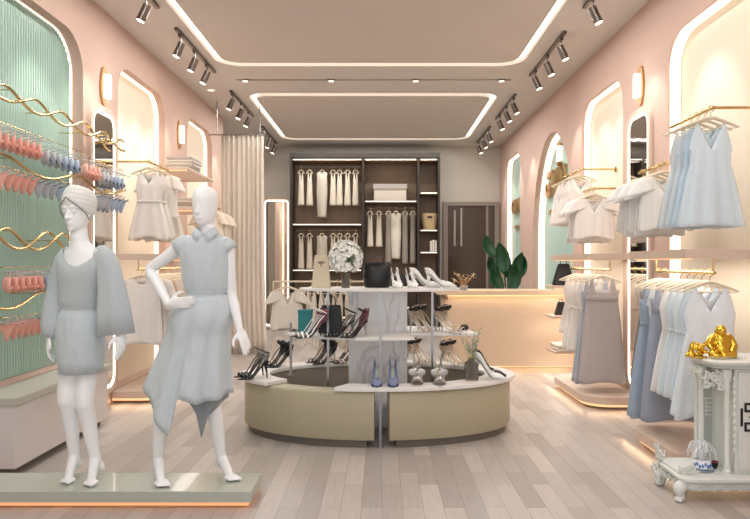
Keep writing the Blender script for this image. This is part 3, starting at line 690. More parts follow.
# garment rail standing behind the display
t = thing('garment_rail', 'low freestanding gold garment rail behind the round shoe display', 'clothes rail', (-.55, 7.0, 0))
for x in (-.62, .62):
    obj('upright', MB().cyl((x, 0, .02), (x, 0, 1.2), .009), M_hang, t, smooth=True); obj('foot', MB().cyl((x, -.2, .014), (x, .2, .014), .012), M_gold, t, smooth=True)
obj('rail', MB().cyl((-.62, 0, 1.2), (.62, 0, 1.2), .009), M_hang, t, smooth=True)
for i, x in enumerate((-1.02, -.76, -.62, -.48, -.34, -.2)):
    k, c, d = [(K_ruffle, '#e3dace', 'cream ruffled blouse'), (K_short, '#dfd5c8', 'cream dress'), (K_mid, '#e6dfd5', 'ivory dress'), (K_short, '#d6cab9', 'beige dress'), (K_short, '#e3dbd0', 'cream dress'), (K_camis, '#ddd1c1', 'beige top')][i]
    a = radians(-58) if i else 0
    tt = hang(k, 'hanging_dress', 'dress', (x, 7.0-(.0), 1.21), c, '%s, %s from the curtain on the rail behind the shoe display' % (d, ORD[i]), 'clothes on the rail behind the shoe display', a)
    tt.scale = (.85, .5, 1)
    hanger((x, 7.0, 1.222), 'cream hanger, %s from the curtain on the rail behind the shoe display' % ORD[i], .19, a, 'hangers on the rail behind the shoe display')
# clothes in the back wardrobe
K_w1 = dict(id='w1', bot=-.80, arm=-.30, hw0=.066, hw1=.048, neck='v', depth=.06, ripples=5, ramp=.008, shoulder=.05, N=32)
K_w2 = dict(id='w2', bot=-1.05, arm=-.24, hw0=.08, hw1=.10, hw_w=.11, wz=-.55, neck='tee', depth=.09, ripples=4, ramp=.012, shoulder=.10, N=32)
K_w3 = dict(id='w3', bot=-1.15, arm=-.2, hw0=.058, hw1=.05, neck='tee', depth=.05, ripples=4, ramp=.006, shoulder=.05, N=32)
def wpx(px): return (px-CX)*13.4/F
for row, (z, rn) in enumerate(((3.38, 'upper'), (2.07, 'lower'))):
    for i, px in enumerate((301, 309.5, 322, 333, 339.5, 347.5, 355.5)):
        k = K_w2 if i == 2 else K_w1
        d = 'long cream hooded coat' if i == 2 else 'cream dress'
        lb = '%s, %s from the fitting mirror on the %s wardrobe rail' % (d, ORD[i], rn)
        hang(k, 'hanging_coat' if i == 2 else 'hanging_dress', 'coat' if i == 2 else 'dress', (wpx(px), 13.42, z+.006), '#ddd2bf' if i != 2 else '#cdc3b4', lb, 'cream dresses on the %s wardrobe rail' % rn, 0)
        hanger((wpx(px), 13.42, z+.016), 'small cream hanger, %s from the fitting mirror on the %s wardrobe rail' % (ORD[i], rn), .07, 0, 'hangers on the %s wardrobe rail' % rn)
for i, (px, k, c, d) in enumerate(((370, K_w1, '#e6dccb', 'cream dress'), (379, K_w1, '#ddd2c0', 'cream dress'), (388.5, K_w3, '#9c9287', 'long taupe scarf dress'), (396, K_w2, '#e0d8ca', 'long ivory dress'), (405, K_w3, '#9c9287', 'long taupe scarf dress'), (413, K_w3, '#9a9085', 'long taupe scarf dress'))):
    hang(k, 'hanging_dress', 'dress', (wpx(px), 13.42, 2.536), c, '%s, %s from the fitting mirror in the middle wardrobe bay' % (d, ORD[i]), 'clothes in the middle wardrobe bay')
    hanger((wpx(px), 13.42, 2.546), 'small cream hanger, %s from the fitting mirror in the middle wardrobe bay' % ORD[i], .07, 0, 'hangers in the middle wardrobe bay')
t = thing('storage_box', 'flat pale grey lidded box on the lit shelf of the back wardrobe', 'box', (wpx(390), 13.42, 2.67))
obj('box_body', MB().box(-.33, .33, -.16, .16, 0, .24, .004), M_cab, t); obj('lid', MB().box(-.345, .345, -.175, .175, .2401, .34, .004), mat('grey_box_lid', '#b0a8a0', .6, noise_amt=.03), t)
t = thing('wicker_basket', 'tan open basket bag on the narrow shelf of the back wardrobe', 'basket', (wpx(429.5), 13.4, 2.08))
rr = [[Vector((a*x, b*y, z)) for x, y in [(cos(2*pi*k/24)*1.2, sin(2*pi*k/24)) for k in range(24)]] for z, a, b in ((0, .11, .1), (.34, .155, .12))]
rr2 = [[p*.96 if False else Vector((p.x*.93, p.y*.93, max(p.z, .012))) for p in r] for r in rr[::-1]]
obj('basket_body', MB().loft(rr+rr2), M_wicker, t, smooth=40); obj('handle_slot', MB().box(-.05, .05, -.125, -.112, .24, .28), M_dark, t)
for i, (dx, h_, c) in enumerate(((-.05, .22, '#b98f63'), (.0, .24, '#d9c3a0'), (.05, .23, '#c7a87f'))):
    bx = thing('upright_book', '%s book standing on the low narrow wardrobe shelf' % ['rust brown', 'pale cream', 'sand coloured'][i], 'book', (wpx(433)+dx, 13.36, 1.63), group='books on the wardrobe shelf')
    obj('cover', MB().box(-.022, .022, -.08, .08, 0, h_, .003), mat('book_'+c[1:], c, .6, noise_amt=.04), bx); obj('page_block', MB().box(-.018, .018, -.0805, .07, .004, h_+.001), M_petal, bx)
# low dark bags in the wardrobe
for i, (px, z, w_, h_, lb) in enumerate(((395, .515, .5, .65, 'black garment bag standing in the middle wardrobe bay'), (330, .315, .6, .6, 'black folded stack in the lowest curtain-side wardrobe bay'))):
    t = thing('storage_bag', lb, 'bag', (wpx(px), 13.42, z)); obj('bag_body', MB().box(-w_/2, w_/2, -.17, .17, 0, h_, .03), M_blk, t, smooth=40)
    obj('bag_handle', MB().tube([(-.1, -.17, h_*.7), (-.08, -.19, h_*.85), (.08, -.19, h_*.85), (.1, -.17, h_*.7)], .012), M_blk, t)

# folded stacks
def stack(x, y, z, n, where, cols):
    for i in range(n):
        h_ = .034; q = MB(); w_ = .15+random.uniform(-.008, .008); d = .2+random.uniform(-.01, .01)
        prof = [(w_, 0), (w_+.008, h_*.5), (w_, h_)]
        rings = []
        for k in range(-1, 8):
            t_ = max(0, min(1, k/6)); yy = -d+2*d*t_
            sc = 1 if 0 <= k <= 6 else .9
            rings.append([Vector((xx*sc, yy+(0 if 0 <= k <= 6 else (-.008 if k < 0 else .008)), zz+.003*sin(5*t_+i+(zz > .01)))) for xx, zz in ((-w_, .003), (-w_-.006, h_/2), (-w_, h_-.004), (0, h_-.002), (w_, h_-.004), (w_+.006, h_/2), (w_, .003), (0, .002))])
        q.loft(rings); o = obj('folded_garment', q, cloth(cols[i % len(cols)]), smooth=50)
        o.location = (x+random.uniform(-.01, .01), y, z+i*h_+.001)
        tag(o, '%s folded garment, %s from the bottom of the %s' % (['pale grey', 'taupe', 'cream'][i % 3], ORD[i], where), 'folded clothes', 'folded clothes in the '+where)
stack(-2.42, 7.95, 2.501, 5, 'upper wall shelf stack', ['#c3bcb6', '#a39a92', '#d6cdc2'])
stack(-2.45, 8.1, 2.061, 4, 'lower wall shelf stack', ['#c3bcb6', '#a39a92', '#d6cdc2'])
stack(2.25, 7.9, .351, 2, 'lowest small shelf beside the counter', ['#e3dcd2', '#cfc4b6'])

# ------------------------------------------------------------------ shoes (local: toe towards +x, heel at the origin)
def sole_z(x, hh, L=.21): 
    u = min(max(x, 0)/(L*.64), 1); return .004+hh*(.5+.5*cos(pi*u))
def sole_w(x, L=.21):
    u = x/L; pts = [(0, .018), (.1, .027), (.4, .026), (.65, .037), (.8, .030), (.93, .015), (1, .004)]
    for (a, wa), (b, wb) in zip(pts, pts[1:]):
        if u <= b: t = (u-a)/(b-a); return wa+(wb-wa)*t
    return .006
def pump_upper(hh, L=.21, closed_from=.5, heel_h=.052, n=15, counter_only=False, hmul=1):
    rings = []; m = 18; xe = L*.26 if counter_only else L
    for i in range(m+1):
        x = xe*i/m; u = x/L; wd = sole_w(x); z0 = sole_z(x, hh)
        c = 0 if counter_only else max(0, min(1, (u-closed_from)/.1)); c = c*c*(3-2*c)
        hu = (heel_h*max(0, 1-u/.3)**.7+.034*(1-max(0, 1-u/.3))) if u < .3 else .034+.010*max(0, 1-abs(u-.66)/.2)
        if u > .82: hu = .035-.13*(u-.82)
        if counter_only: hu = heel_h*(1-(i/m)**1.6)+.004
        hu *= hmul; h2 = hu*(1-.48*c); ring = []
        for k in range(n):
            ph = -c*pi/2+(pi+c*pi)*k/(n-1); ring.append(Vector((x-(.012*(1-sin(ph)) if i == 0 else 0), wd*cos(ph)*(1-.15*(1-sin(ph))*(u < .3)), z0+h2*(1-max(sin(ph), -1)**1))))
        rings.append(ring)
    return MB().loft(rings, False, False)
def shoe(label, loc, rz, style, group=None, hh=.095):
    t = thing('high_heel_shoe', label, 'shoe', loc, rz, group)
    up, ins, heelm, strap = style['up'], style.get('ins', M_blk), style.get('heel', style['up']), style.get('strap', style['up'])
    L = .21
    q = MB()
    rr = []
    for i in range(19):
        x = .002+(L-.003)*i/18; wd = sole_w(x)*.97; z = sole_z(x, hh)
        rr.append([Vector((x, wd, z-.003)), Vector((x, wd, z+.003)), Vector((x, 0, z+.0015)), Vector((x, -wd, z+.003)), Vector((x, -wd, z-.003)), Vector((x, 0, z-.0035))])
    q.loft(rr); obj('sole', q, style.get('sole', up if style['k'] == 'pump' else ins), t, smooth=50)
    if style.get('plat'):
        q = MB(); q.loft([[Vector((x, sole_w(x)*1.0*s_, z)) for s_, z in ((1, 0), (1, sole_z(x, hh)), (-1, sole_z(x, hh)), (-1, 0))] for x in [.12+.085*k/6 for k in range(7)]]); obj('platform', q, heelm, t)
    q = MB(); q.tube([(.016, 0, hh), (.012, 0, hh*.6), (.006, 0, hh*.3), (.004, 0, .0)], style.get('hr', [.016, .009, .0055, .0045]), 10); obj('heel', q, heelm, t, smooth=True)
    if style['k'] == 'pump':
        obj('upper', pump_upper(hh), up, t, smooth='all', mods=[SOL(.002)])
        q = MB(); q.loft([[Vector((x, sole_w(x)*.85, sole_z(x, hh)+.005)), Vector((x, -sole_w(x)*.85, sole_z(x, hh)+.005))] for x in [.004+.13*k/8 for k in range(9)]], False, False); obj('insole', q, ins, t)
    else:
        obj('heel_counter', pump_upper(hh, counter_only=True, heel_h=style.get('ch', .06)), up, t, smooth='all', mods=[SOL(.002)])
        q = MB()
        for x in style.get('toes', (.135, .165)):
            wd = sole_w(x)+.003; z = sole_z(x, hh); q2 = [Vector((x+.004*sin(a), wd*cos(a), z+.030*sin(a))) for a in [pi*k/10 for k in range(11)]]
            obj('toe_strap', MB().tube(q2, .006, 6, flat=.3), strap, t, smooth=True)
        if style.get('ankle', True):
            az = hh+.075; lp = [Vector((.03+.036*cos(a), .026*sin(a), az+.018*cos(a))) for a in [2*pi*k/20 for k in range(20)]]
            obj('ankle_strap', MB().tube(lp, .0045, 6, closed=True), strap, t, smooth=True)
            obj('back_strap', MB().tube([(-.004, 0, hh+.045), (-.008, 0, az-.016)], .006, 6), up, t, smooth=True)
        if style.get('side'):
            for s_ in (-1, 1): obj('side_strap', MB().tube([(.02, s_*.022, sole_z(.02, hh)+.05), (.06, s_*.027, sole_z(.06, hh)+.045), (.11, s_*.034, sole_z(.11, hh)+.02), (.14, s_*.03, .012)], .004, 6), strap, t, smooth=True)
        if style.get('rose'):
            q = MB()
            for k in range(9): a = k*2.4; r_ = .006*k**.5; q.ell((.034+r_*cos(a)*1.6, -.0+r_*sin(a)*1.6, hh+.072+.008*sin(k*1.7)), (.017, .015, .017), 7, Matrix.Rotation(a, 3, 'Y'))
            obj('flower_trim', q, M_blk, t, smooth=True)
        if style.get('bow'):
            q = MB()
            for s_ in (-1, 1): q.ell((.12, s_*.027, .078), (.006, .030, .024), 10, Matrix.Rotation(radians(12*s_), 3, 'X'))
            q.ell((.116, s_*.018, .05), (.006, .02, .016), 10, Matrix.Rotation(radians(-30*s_), 3, 'X'))
            q.ell((.122, 0, .068), (.008, .009, .010), 8); obj('bow', q, up, t, smooth=True)
            obj('vamp', MB().loft([[Vector((x, (sole_w(x)+.002)*cos(a), sole_z(x, hh)+h_*sin(a))) for a in [pi*k/10 for k in range(11)]] for x, h_ in ((.10, .06), (.13, .05), (.16, .036))], False, False), up, t, smooth='all', mods=[SOL(.002)])
    t.scale = (1.18, 1.22, 1.15)
    return t
def pair(desc, where, loc, rz, style, gap=.085, group=None, hh=.095, w2=('curtain-side shoe', 'counter-side shoe')):
    n = Vector((-sin(rz), cos(rz), 0)); a = Vector(loc)-n*gap/2; b = Vector(loc)+n*gap/2
    if a.x > b.x: a, b = b, a
    for p, s_ in ((a, 0), (b, 1)): shoe('%s %s, %s' % (desc, where, w2[s_]), p, rz+random.uniform(-.03, .03), style, group or desc+' pair', hh)
P_ = radians
TOP, MID, RING = 1.195, .823, .465
pair('white pointed pump', 'beside the black bag on top', (.16, 5.40, TOP), P_(-80), dict(k='pump', up=M_shoew, ins=M_blk), .12, hh=.09)
shoe('white side-on pump behind the other at the counter end of the top shelf', (.25, 5.47, TOP), P_(-20), dict(k='pump', up=M_shoew, ins=M_blk), 'white side-on pump pair', .09)
shoe('white side-on pump closest to the counter end of the top shelf', (.37, 5.38, TOP), P_(-16), dict(k='pump', up=M_shoew, ins=M_blk), 'white side-on pump pair', .09)
pair('burgundy and black ankle-strap sandal', 'on the middle shelf', (-.46, 5.12, MID), P_(205), dict(k='s', up=M_burg, ins=M_blk, strap=M_shoew, heel=M_blk, side=1, ch=.08), .11, hh=.1)
shoe('grey snake ankle-strap sandal beside the marble panel', (-.32+.10, 5.13, MID), P_(200), dict(k='s', up=M_silver, strap=M_blk, heel=M_silver, side=1), 'grey and burgundy sandal pair', .1)
shoe('grey and burgundy sandal with plum heel cup by the marble panel', (-.12, 5.12, MID), P_(215), dict(k='s', up=M_burg, strap=M_blk, heel=M_silver, side=1, ch=.085), 'grey and burgundy sandal pair', .1)
pair('black and silver strappy sandal', 'on the curtain end of the ring shelf', (-.96, 5.36, RING), P_(206), dict(k='s', up=M_silver, ins=M_blk, strap=M_blk, heel=M_blk, side=1, toes=(.12, .145, .17)), .12, hh=.115)
pair('slate blue and cream pointed pump', 'in front of the marble panel', (.025, 5.12, RING), P_(-90), dict(k='pump', up=M_blue, ins=M_sage, heel=M_blue, sole=M_navy), .12, hh=.1)
pair('silver bow-front sandal', 'on the front of the ring shelf', (.36, 5.17, RING), P_(-92), dict(k='s', up=M_silver, ins=M_silver, heel=M_silver, bow=1, ankle=False, plat=1), .17, hh=.10)
shoe('white pointed pump next to the glass vase on the ring shelf', (.76, 5.27, RING), P_(-22), dict(k='pump', up=M_shoew, ins=M_blk), 'black and white pumps by the vase', .13)
shoe('black pointed pump behind the white pump by the vase', (.78, 5.40, RING), P_(-16), dict(k='pump', up=M_blk, ins=M_nude), 'black and white pumps by the vase', .135)
rose = dict(k='s', up=M_nude, ins=M_shoew, strap=M_nude, heel=M_sage, rose=1, side=1)
pair('black-flower sandal', 'by the marble on the counter-side middle shelf', (.27, 5.55, MID), P_(-35), rose, .12, hh=.1)
pair('black-flower sandal', 'past the post on the counter-side middle shelf', (.48, 5.52, MID), P_(-30), rose, .12, hh=.1)
pair('black-flower sandal', 'on the back of the ring shelf by the marble', (.26, 6.16, RING), P_(-35), rose, .12, hh=.1)
pair('black-flower sandal', 'on the back of the ring shelf past the post', (.58, 6.06, RING), P_(-35), rose, .12, hh=.1)
blk = dict(k='s', up=M_blk, ins=M_blk, strap=M_blk, heel=M_shoew, rose=1, side=1)
pair('black and white flower sandal', 'at the back of the ring near the curtain', (-.86, 5.98, RING), P_(215), blk, .12, hh=.1)
pair('black and white flower sandal', 'at the ring back below the burgundy pair', (-.47, 6.16, RING), P_(215), blk, .12, hh=.1)
pair('nude ankle-strap sandal', 'at the back of the ring beside the marble panel', (-.27, 6.2, RING), P_(215), dict(k='s', up=M_nude, strap=M_nude, heel=M_nude), .1, hh=.1)
# small things on the counter-side shelf
for i, (x, y, m_, d_) in enumerate(((.62, 5.50, M_nude, 'nude'), (.70, 5.52, M_blk, 'black'))):
    b_ = thing('coin_purse', 'small %s clasp purse at the counter end of the middle shelf' % d_, 'purse', (x, y, MID+.001)); obj('purse_body', MB().ell((0, 0, .028), (.036, .02, .028), 12), m_, b_, smooth=True); obj('clasp', MB().box(-.02, .02, -.004, .004, .054, .06), M_gold, b_)
# bags and boxes
t = thing('handbag', 'black soft leather handbag beside the white pumps on the top shelf', 'handbag', (-.04, 5.46, TOP)); t.scale = (1.12,)*3
q = MB(); q.loft([[Vector((a*cos(2*pi*k/28), b*(sin(2*pi*k/28)), z)) for k in range(28)] for z, a, b in ((0, .085, .05), (.01, .10, .06), (.08, .105, .062), (.16, .10, .045), (.19, .095, .02))]); obj('bag_body', q, M_blk, t, smooth=60)
for s_ in (-1, 1): obj('handle', MB().tube([(-.05, s_*.02, .17), (-.04, s_*.03, .22), (0, s_*.03, .24), (.04, s_*.03, .22), (.05, s_*.02, .17)], .005, 8), M_blk, t, smooth=True)
t = thing('paper_bag', 'beige card gift bag next to the flower vase on the top shelf', 'bag', (-.50, 5.36, TOP))
q = MB(); q.loft([[Vector(p) for p in r] for r in ([(-.075, -.045, 0), (.075, -.045, 0), (.075, .045, 0), (-.075, .045, 0)], [(-.06, -.012, .22), (.06, -.012, .22), (.06, .012, .22), (-.06, .012, .22)], [(-.052, -.004, .27), (.045, -.004, .27), (.045, .004, .27), (-.052, .004, .27)])]); obj('bag_body', q, M_bag, t)
obj('ribbon_bow', MB().ell((-.012, -.016, .21), (.016, .006, .01), 8).ell((.012, -.016, .21), (.016, .006, .01), 8).ell((0, -.018, .19), (.005, .005, .018), 8), M_doorf, t, smooth=True)
t = thing('gift_box', 'teal card box behind the burgundy sandals on the middle shelf', 'box', (-.62, 5.26, MID)); obj('box_body', MB().box(-.055, .055, -.035, .035, 0, .17, .003), M_tealb, t); obj('lid', MB().box(-.058, .058, -.038, .038, .1701, .2, .003), M_tealb, t)
t = thing('handbag', 'black tote bag standing on the middle shelf behind the burgundy sandals', 'handbag', (-.42, 5.375, MID)); q = MB()
q.loft([[Vector((a*x, b*y, z)) for x, y in ((-1, -1), (1, -1), (1, 1), (-1, 1))] for z, a, b in ((0, .105, .045), (.23, .075, .025))]); obj('bag_body', q, M_blk, t, mods=[('BEVEL', dict(width=.006, segments=2))])
obj('handle', MB().tube([(-.035, 0, .22), (-.03, 0, .29), (0, 0, .31), (.03, 0, .29), (.035, 0, .22)], .005, 8), M_blk, t, smooth=True)
for i, (x, y, z, lb) in enumerate(((2.2, 7.88, 1.131, 'black cone-shaped handbag on the highest small shelf by the counter'), (2.17, 7.88, .771, 'black cone-shaped handbag on the middle small shelf by the counter'))):
    t = thing('handbag', lb, 'handbag', (x, y, z)); k_ = 1 if i == 0 else .62; q = MB()
    q.loft([[Vector((a*x_*k_, b*y_*k_, z_*k_)) for x_, y_ in ((-1, -1), (1, -1), (1, 1), (-1, 1))] for z_, a, b in ((0, .13, .06), (.26, .06, .03))]); obj('bag_body', q, M_blk, t, mods=[('BEVEL', dict(width=.006, segments=2))])
    obj('handle', MB().tube([(-.04*k_, 0, .25*k_), (-.03*k_, 0, .3*k_), (.03*k_, 0, .3*k_), (.04*k_, 0, .25*k_)], .005, 8), M_blk, t, smooth=True)

# flowers
t = thing('glass_vase', 'short smoked glass vase holding white blossoms on the top shelf', 'vase', (-.30, 5.36, TOP))
obj('vase_body', MB().lathe([(.034, 0), (.036, .01), (.032, .10), (.04, .12), (.036, .118), (.028, .10), (.03, .012), (.0005, .01)], n=24), M_smoke, t, smooth=True)
t = thing('flower_bouquet', 'round bouquet of white blossoms in the vase on the top shelf', 'flowers', (-.30, 5.36, TOP))
q = MB(); pt = MB(); lf = MB(); random.seed(11)
for i in range(210):
    th = random.uniform(0, 2*pi); z_ = random.uniform(-.75, 1); r_ = sqrt(max(0, 1-z_*z_))*(.82+.2*random.random())
    c = Vector((.0+.135*r_*cos(th), .11*r_*sin(th), .25+.135*z_)); nrm = (c-Vector((0, 0, .23))).normalized()
    if i % 5 == 0: q.tube([(0.008*cos(th), .008*sin(th), .02), (.018*cos(th), .018*sin(th), .13), tuple(c)], .002, 5)
    u = nrm.orthogonal().normalized(); v = nrm.cross(u)
    for k in range(5):
        a = 2*pi*k/5+i; d = u*cos(a)+v*sin(a); s_ = (v*cos(a)-u*sin(a)); R_ = .027+.009*random.random()
        pt.add([c, c+d*R_*.55+s_*R_*.42+nrm*.006, c+d*R_+nrm*.010, c+d*R_*.55-s_*R_*.42+nrm*.006], [(0, 1, 2, 3)])
    if i % 3 == 0: d = u*cos(i)+v*sin(i); lf.add([c-nrm*.02, c-nrm*.008+d*.02+u*.008, c+d*.04-nrm*.01, c-nrm*.012+d*.02-u*.008], [(0, 1, 2, 3)])
obj('stems', q, M_stem, t); obj('blossoms', pt, M_petal, t, mods=[SOL(.0015)]); obj('leaves', lf, mat('lime_leaf', '#a9b878', .6, noise_amt=.1), t, mods=[SOL(.001)])
t = thing('glass_vase', 'square clear glass bottle vase with sprigs on the ring shelf', 'vase', (.715, 5.21, RING-.001))
def sq(a, z): return [Vector((a*x, a*y, z)) for x, y in ((-1, -1), (1, -1), (1, 1), (-1, 1))]
obj('vase_body', MB().loft([sq(.045, 0), sq(.05, .01), sq(.05, .13), sq(.024, .155), sq(.026, .175), sq(.02, .174), sq(.019, .155), sq(.044, .126), sq(.044, .014)]), M_smoke, t, smooth=30)
t = thing('flower_sprigs', 'loose green and lilac sprigs in the square glass vase', 'flowers', (.715, 5.21, RING)); q = MB(); lf = MB(); pt = MB()
for i in range(9):
    a = i*2.4; tx, ty = .10*cos(a)*random.uniform(.4, 1), .05*sin(a); tz = random.uniform(.26, .42)
    P0 = Vector((.006*cos(a), .006*sin(a), .02)); P1 = Vector((tx*.3, ty*.3, .18)); P2 = Vector((tx, ty, tz)); q.tube([P0, P1, P2], .002, 5)
    for k in range(7):
        f = .25+.75*k/6; c = P1.lerp(P2, f); d = Vector((cos(k*2.2+i), sin(k*2.2+i)*.6, .5)).normalized(); s_ = d.orthogonal().normalized()
        (lf if (i+k) % 4 else pt).add([c, c+d*.016+s_*.006, c+d*.032, c+d*.016-s_*.006], [(0, 1, 2, 3)])
obj('stems', q, M_stem, t); obj('leaves', lf, mat('grey_green_leaf', '#8ea088', .6, noise_amt=.15), t, mods=[SOL(.001)]); obj('blossoms', pt, mat('lilac_petal', '#a8a2b4', .6, noise_amt=.1), t, mods=[SOL(.001)])
t = thing('glass_vase', 'small clear glass vase on the reception counter', 'vase', (1.05, 8.35, 1.051)); obj('vase_body', MB().lathe([(.05, 0), (.055, .01), (.05, .07), (.046, .07), (.05, .012), (.0005, .01)], n=20), M_glass, t, smooth=True)
t = thing('flower_sprigs', 'fine golden dried sprigs in the small vase on the counter', 'flowers', (1.05, 8.35, 1.051)); q = MB(); pt = MB()
for i in range(16):
    a = i*2.4; e_ = Vector((.13*cos(a), .06*sin(a), .12+.1*random.random())); q.tube([(0, 0, .015), (e_.x*.25, e_.y*.25, .08), e_], .0018, 5); pt.ell(e_, (.009, .009, .009), 6)
    for k in range(3): pt.ell(e_+Vector((random.uniform(-.03, .03), 0, random.uniform(-.05, .02))), (.006, .006, .006), 5)
obj('stems', q, M_brass, t); obj('blossoms', pt, mat('dried_gold_petal', '#d8c09a', .5, noise_amt=.1), t)

# potted plant behind the counter
t = thing('potted_plant', 'tall broad-leaved green plant standing behind the reception counter', 'plant', (1.82, 9.2, 0))
obj('pot', MB().lathe([(.14, 0), (.19, .45), (.2, .5), (.18, .5), (.17, .44), (.001, .43)], n=24), M_ivory, t, smooth=True)
random.seed(3)
lv = [(-.38, .0, 1.80, .40, .17), (-.15, .05, 1.70, .52, .19), (.16, .05, 1.56, .5, .18), (.05, -.1, 1.38, .45, .18), (-.28, -.1, 1.34, .42, .17), (.22, .1, 1.50, .42, .15), (-.05, .15, 1.6, .5, .18), (.1, .2, 1.3, .4, .16), (-.3, .1, 1.5, .4, .15)]
for i, (x, y, z, L_, wd) in enumerate(lv):
    tip = Vector((x, y, z+.04)); base = Vector((x*.1, y*.1, .43)); mid_ = base.lerp(tip, .5)+Vector((-x*.25, 0, .12))
    start = base.lerp(tip, 1-L_/ (tip-base).length)+Vector((-x*.12, 0, .03))
    obj('stem', MB().tube([base, mid_*.6+start*.4 if False else base.lerp(start, .5), start], .011, 7), M_leaf, t, smooth=True)
    d = (tip-start); sdv = Vector((1, -.35 if i % 2 else .35, 0)); sdv = (sdv-d.normalized()*sdv.dot(d.normalized())).normalized(); nn = d.normalized().cross(sdv)
    rr = []
    for k in range(13):
        f = k/12; wv = wd*.62*sin(pi*min(1, f*.96+.03))**.7*(1-.25*f); c = start+d*f+nn*(.06*sin(pi*f)) + Vector((0, 0, -.05*f*f))
        rr.append([c+sdv*wv*s_+nn*(-abs(s_)*.035+.006*sin(k*2.3)*abs(s_)) for s_ in (-1, -.6, -.2, 0, .2, .6, 1)])
    obj('leaf', MB().loft(rr, False, False), M_leaf, t, smooth='all', mods=[SOL(.003)])

# ------------------------------------------------------------------ lingerie wall
def wavy(xc, y0, y1, z, amp, wl, ph, dep=.0, n=90):
    return [Vector((xc+dep*sin(2*pi*(y-y0)/wl+ph+pi/2), y, z+amp*sin(2*pi*(y-y0)/wl+ph))) for y in [y0+(y1-y0)*k/n for k in range(n+1)]]
def braid(label, z, y0, y1, amp, wl, strands, x=-2.60, peg=.54):
    t = thing('wavy_gold_rail', label, 'rail', (x, y0, z)); of = (x, y0, z)
    for ph in strands: obj('rail_strand', MB().tube(wavy(x, y0, y1, z, amp, wl, ph, .014), .011, 8), M_gold, t, smooth=True, off=of)
    y = y0+peg*.5
    while y < y1:
        zz = z+amp*sin(2*pi*(y-y0)/wl+strands[0]); xw = WL-.112 if y < 5.85 else WL+.003
        obj('wall_peg', MB().cyl((xw, y, zz), (x, y, zz), .005), M_gold, t, smooth=True, off=of); y += peg
braid('topmost braided gold rail across the green fluted niche', 2.575, 4.3, 6.55, .05, .80, (0, pi))
braid('gently waving gold rail between the bras and the briefs', 2.10, 4.3, 6.55, .045, 1.1, (.6,))
braid('wavy crossing gold rails below the upper briefs', 1.57, 4.3, 5.66, .07, .8, (0, pi*.62))
braid('lowest looping gold rail below the lower bras', 1.13, 4.3, 5.3, .05, .9, (pi,), peg=.4)
def bra_mesh():
    q = []
    for s_ in (-1, 1):
        rr = []
        for i in range(8):
            f = i/7; r_ = .052*cos(f*pi/2*.96)
            rr.append([Vector((s_*.052+(r_*.85)*cos(2*pi*k/14), -.004-.035*sin(f*pi/2), -.155+r_*1.15*sin(2*pi*k/14)+(.02*(sin(2*pi*k/14) > .7)))) for k in range(14)])
        q.append(MB().loft(rr, False))
    return q
def underwear(kind, y, z, x, col_, label, group):
    key = kind; t = thing('bra' if kind == 'bra' else 'briefs', label, 'bra' if kind == 'bra' else 'briefs', (x, y, z), radians(-48) if kind == 'bra' else 0, group)
    t.scale = (.85,)*3
    if key not in GM:
        L_ = []
        if kind == 'bra':
            L_ += [('cup', b, 'all') for b in bra_mesh()]
            for s_ in (-1, 1): b_ = MB().tube([(s_*.06, -.01, -.10), (s_*.062, 0, -.05), (s_*.055, 0, -.03)], .003, 5); L_.append(('shoulder_strap', b_, 'all'))
            b_ = MB().loft([[Vector((.105*cos(a), .02*sin(a), -.185+h_)) for a in [2*pi*k/24 for k in range(24)]] for h_ in (0, .028)], False); L_.append(('underband', b_, 'all'))
        else:
            N_ = 24; rr = []
            for f in (0, .25, .5, .75, 1):
                hw = .088-.075*f**.7; rr.append([Vector((hw*cos(2*pi*k/N_), .016*sin(2*pi*k/N_)*(1-.6*f), -.065-.125*f+.03*(abs(cos(2*pi*k/N_))**2)*(1-f))) for k in range(N_)])
            L_.append(('briefs_cloth', MB().loft(rr, False), 'all'))
            b_ = MB().tube([Vector((.089*cos(2*pi*k/24), .018*sin(2*pi*k/24), -.065+.03*cos(2*pi*k/24)**2)) for k in range(24)], .004, 5, closed=True); L_.append(('waist_elastic', b_, 'all'))
        res = []
        for n_, mb_, sm in L_:
            o = obj(n_, mb_, cloth('#ffffff'), None, smooth=sm); res.append((n_, o.data)); bpy.data.objects.remove(o)
        GM[key] = res
    for n_, me in GM[key]:
        o = bpy.data.objects.new(n_, me); COL.objects.link(o); o.parent = t; o.material_slots[0].link = 'OBJECT'; o.material_slots[0].material = cloth(col_ if n_ not in ('waist_elastic', 'underband') or col_ in ('#e9a797', '#e9ae9f') else '#5f6b82')
        if n_ not in ('shoulder_strap', 'waist_elastic'): md = o.modifiers.new('solid', 'SOLIDIFY'); md.thickness = .002
    return t
CH = None
def clear_hanger(loc, label, group):
    global CH
    if CH is None:
        CH = thing('clear_hanger', label, 'hanger', loc, 0, group)
        q = MB().tube([(.015*sin(a), 0, -.012+.015*cos(a)) for a in [radians(v) for v in range(-100, 181, 35)]]+[(0, 0, -.045)], .0022, 5); obj('hook', q, M_acr, CH)
        q = MB().tube([(-.085, 0, -.062), (-.05, 0, -.05), (0, 0, -.042), (.05, 0, -.05), (.085, 0, -.062)], .004, 6); obj('arm_bar', q, M_acr, CH, smooth=True)
    else: return dup(CH, loc, 0, label, group)
PK, GR, BL = '#e9a797', '#b4b5ba', '#aab8cc'
def row(kind, z, segs, where, x=-2.60):
    i = 0
    for y0, n, dy, col_, cn, dz_ in segs:
        for k in range(n):
            y = y0+k*dy; zz = z+dz_; nm = 'bra' if kind == 'bra' else 'briefs'
            underwear(kind, y, zz+.0, x, col_, '%s %s, %s of its colour from the shop front, %s' % (cn, nm, ORD[k], where), nm+' '+where)
            clear_hanger((x, y, zz+.01), 'clear hanger with the %s %s %s, %s' % (ORD[k], cn, nm, where), 'clear hangers '+where)
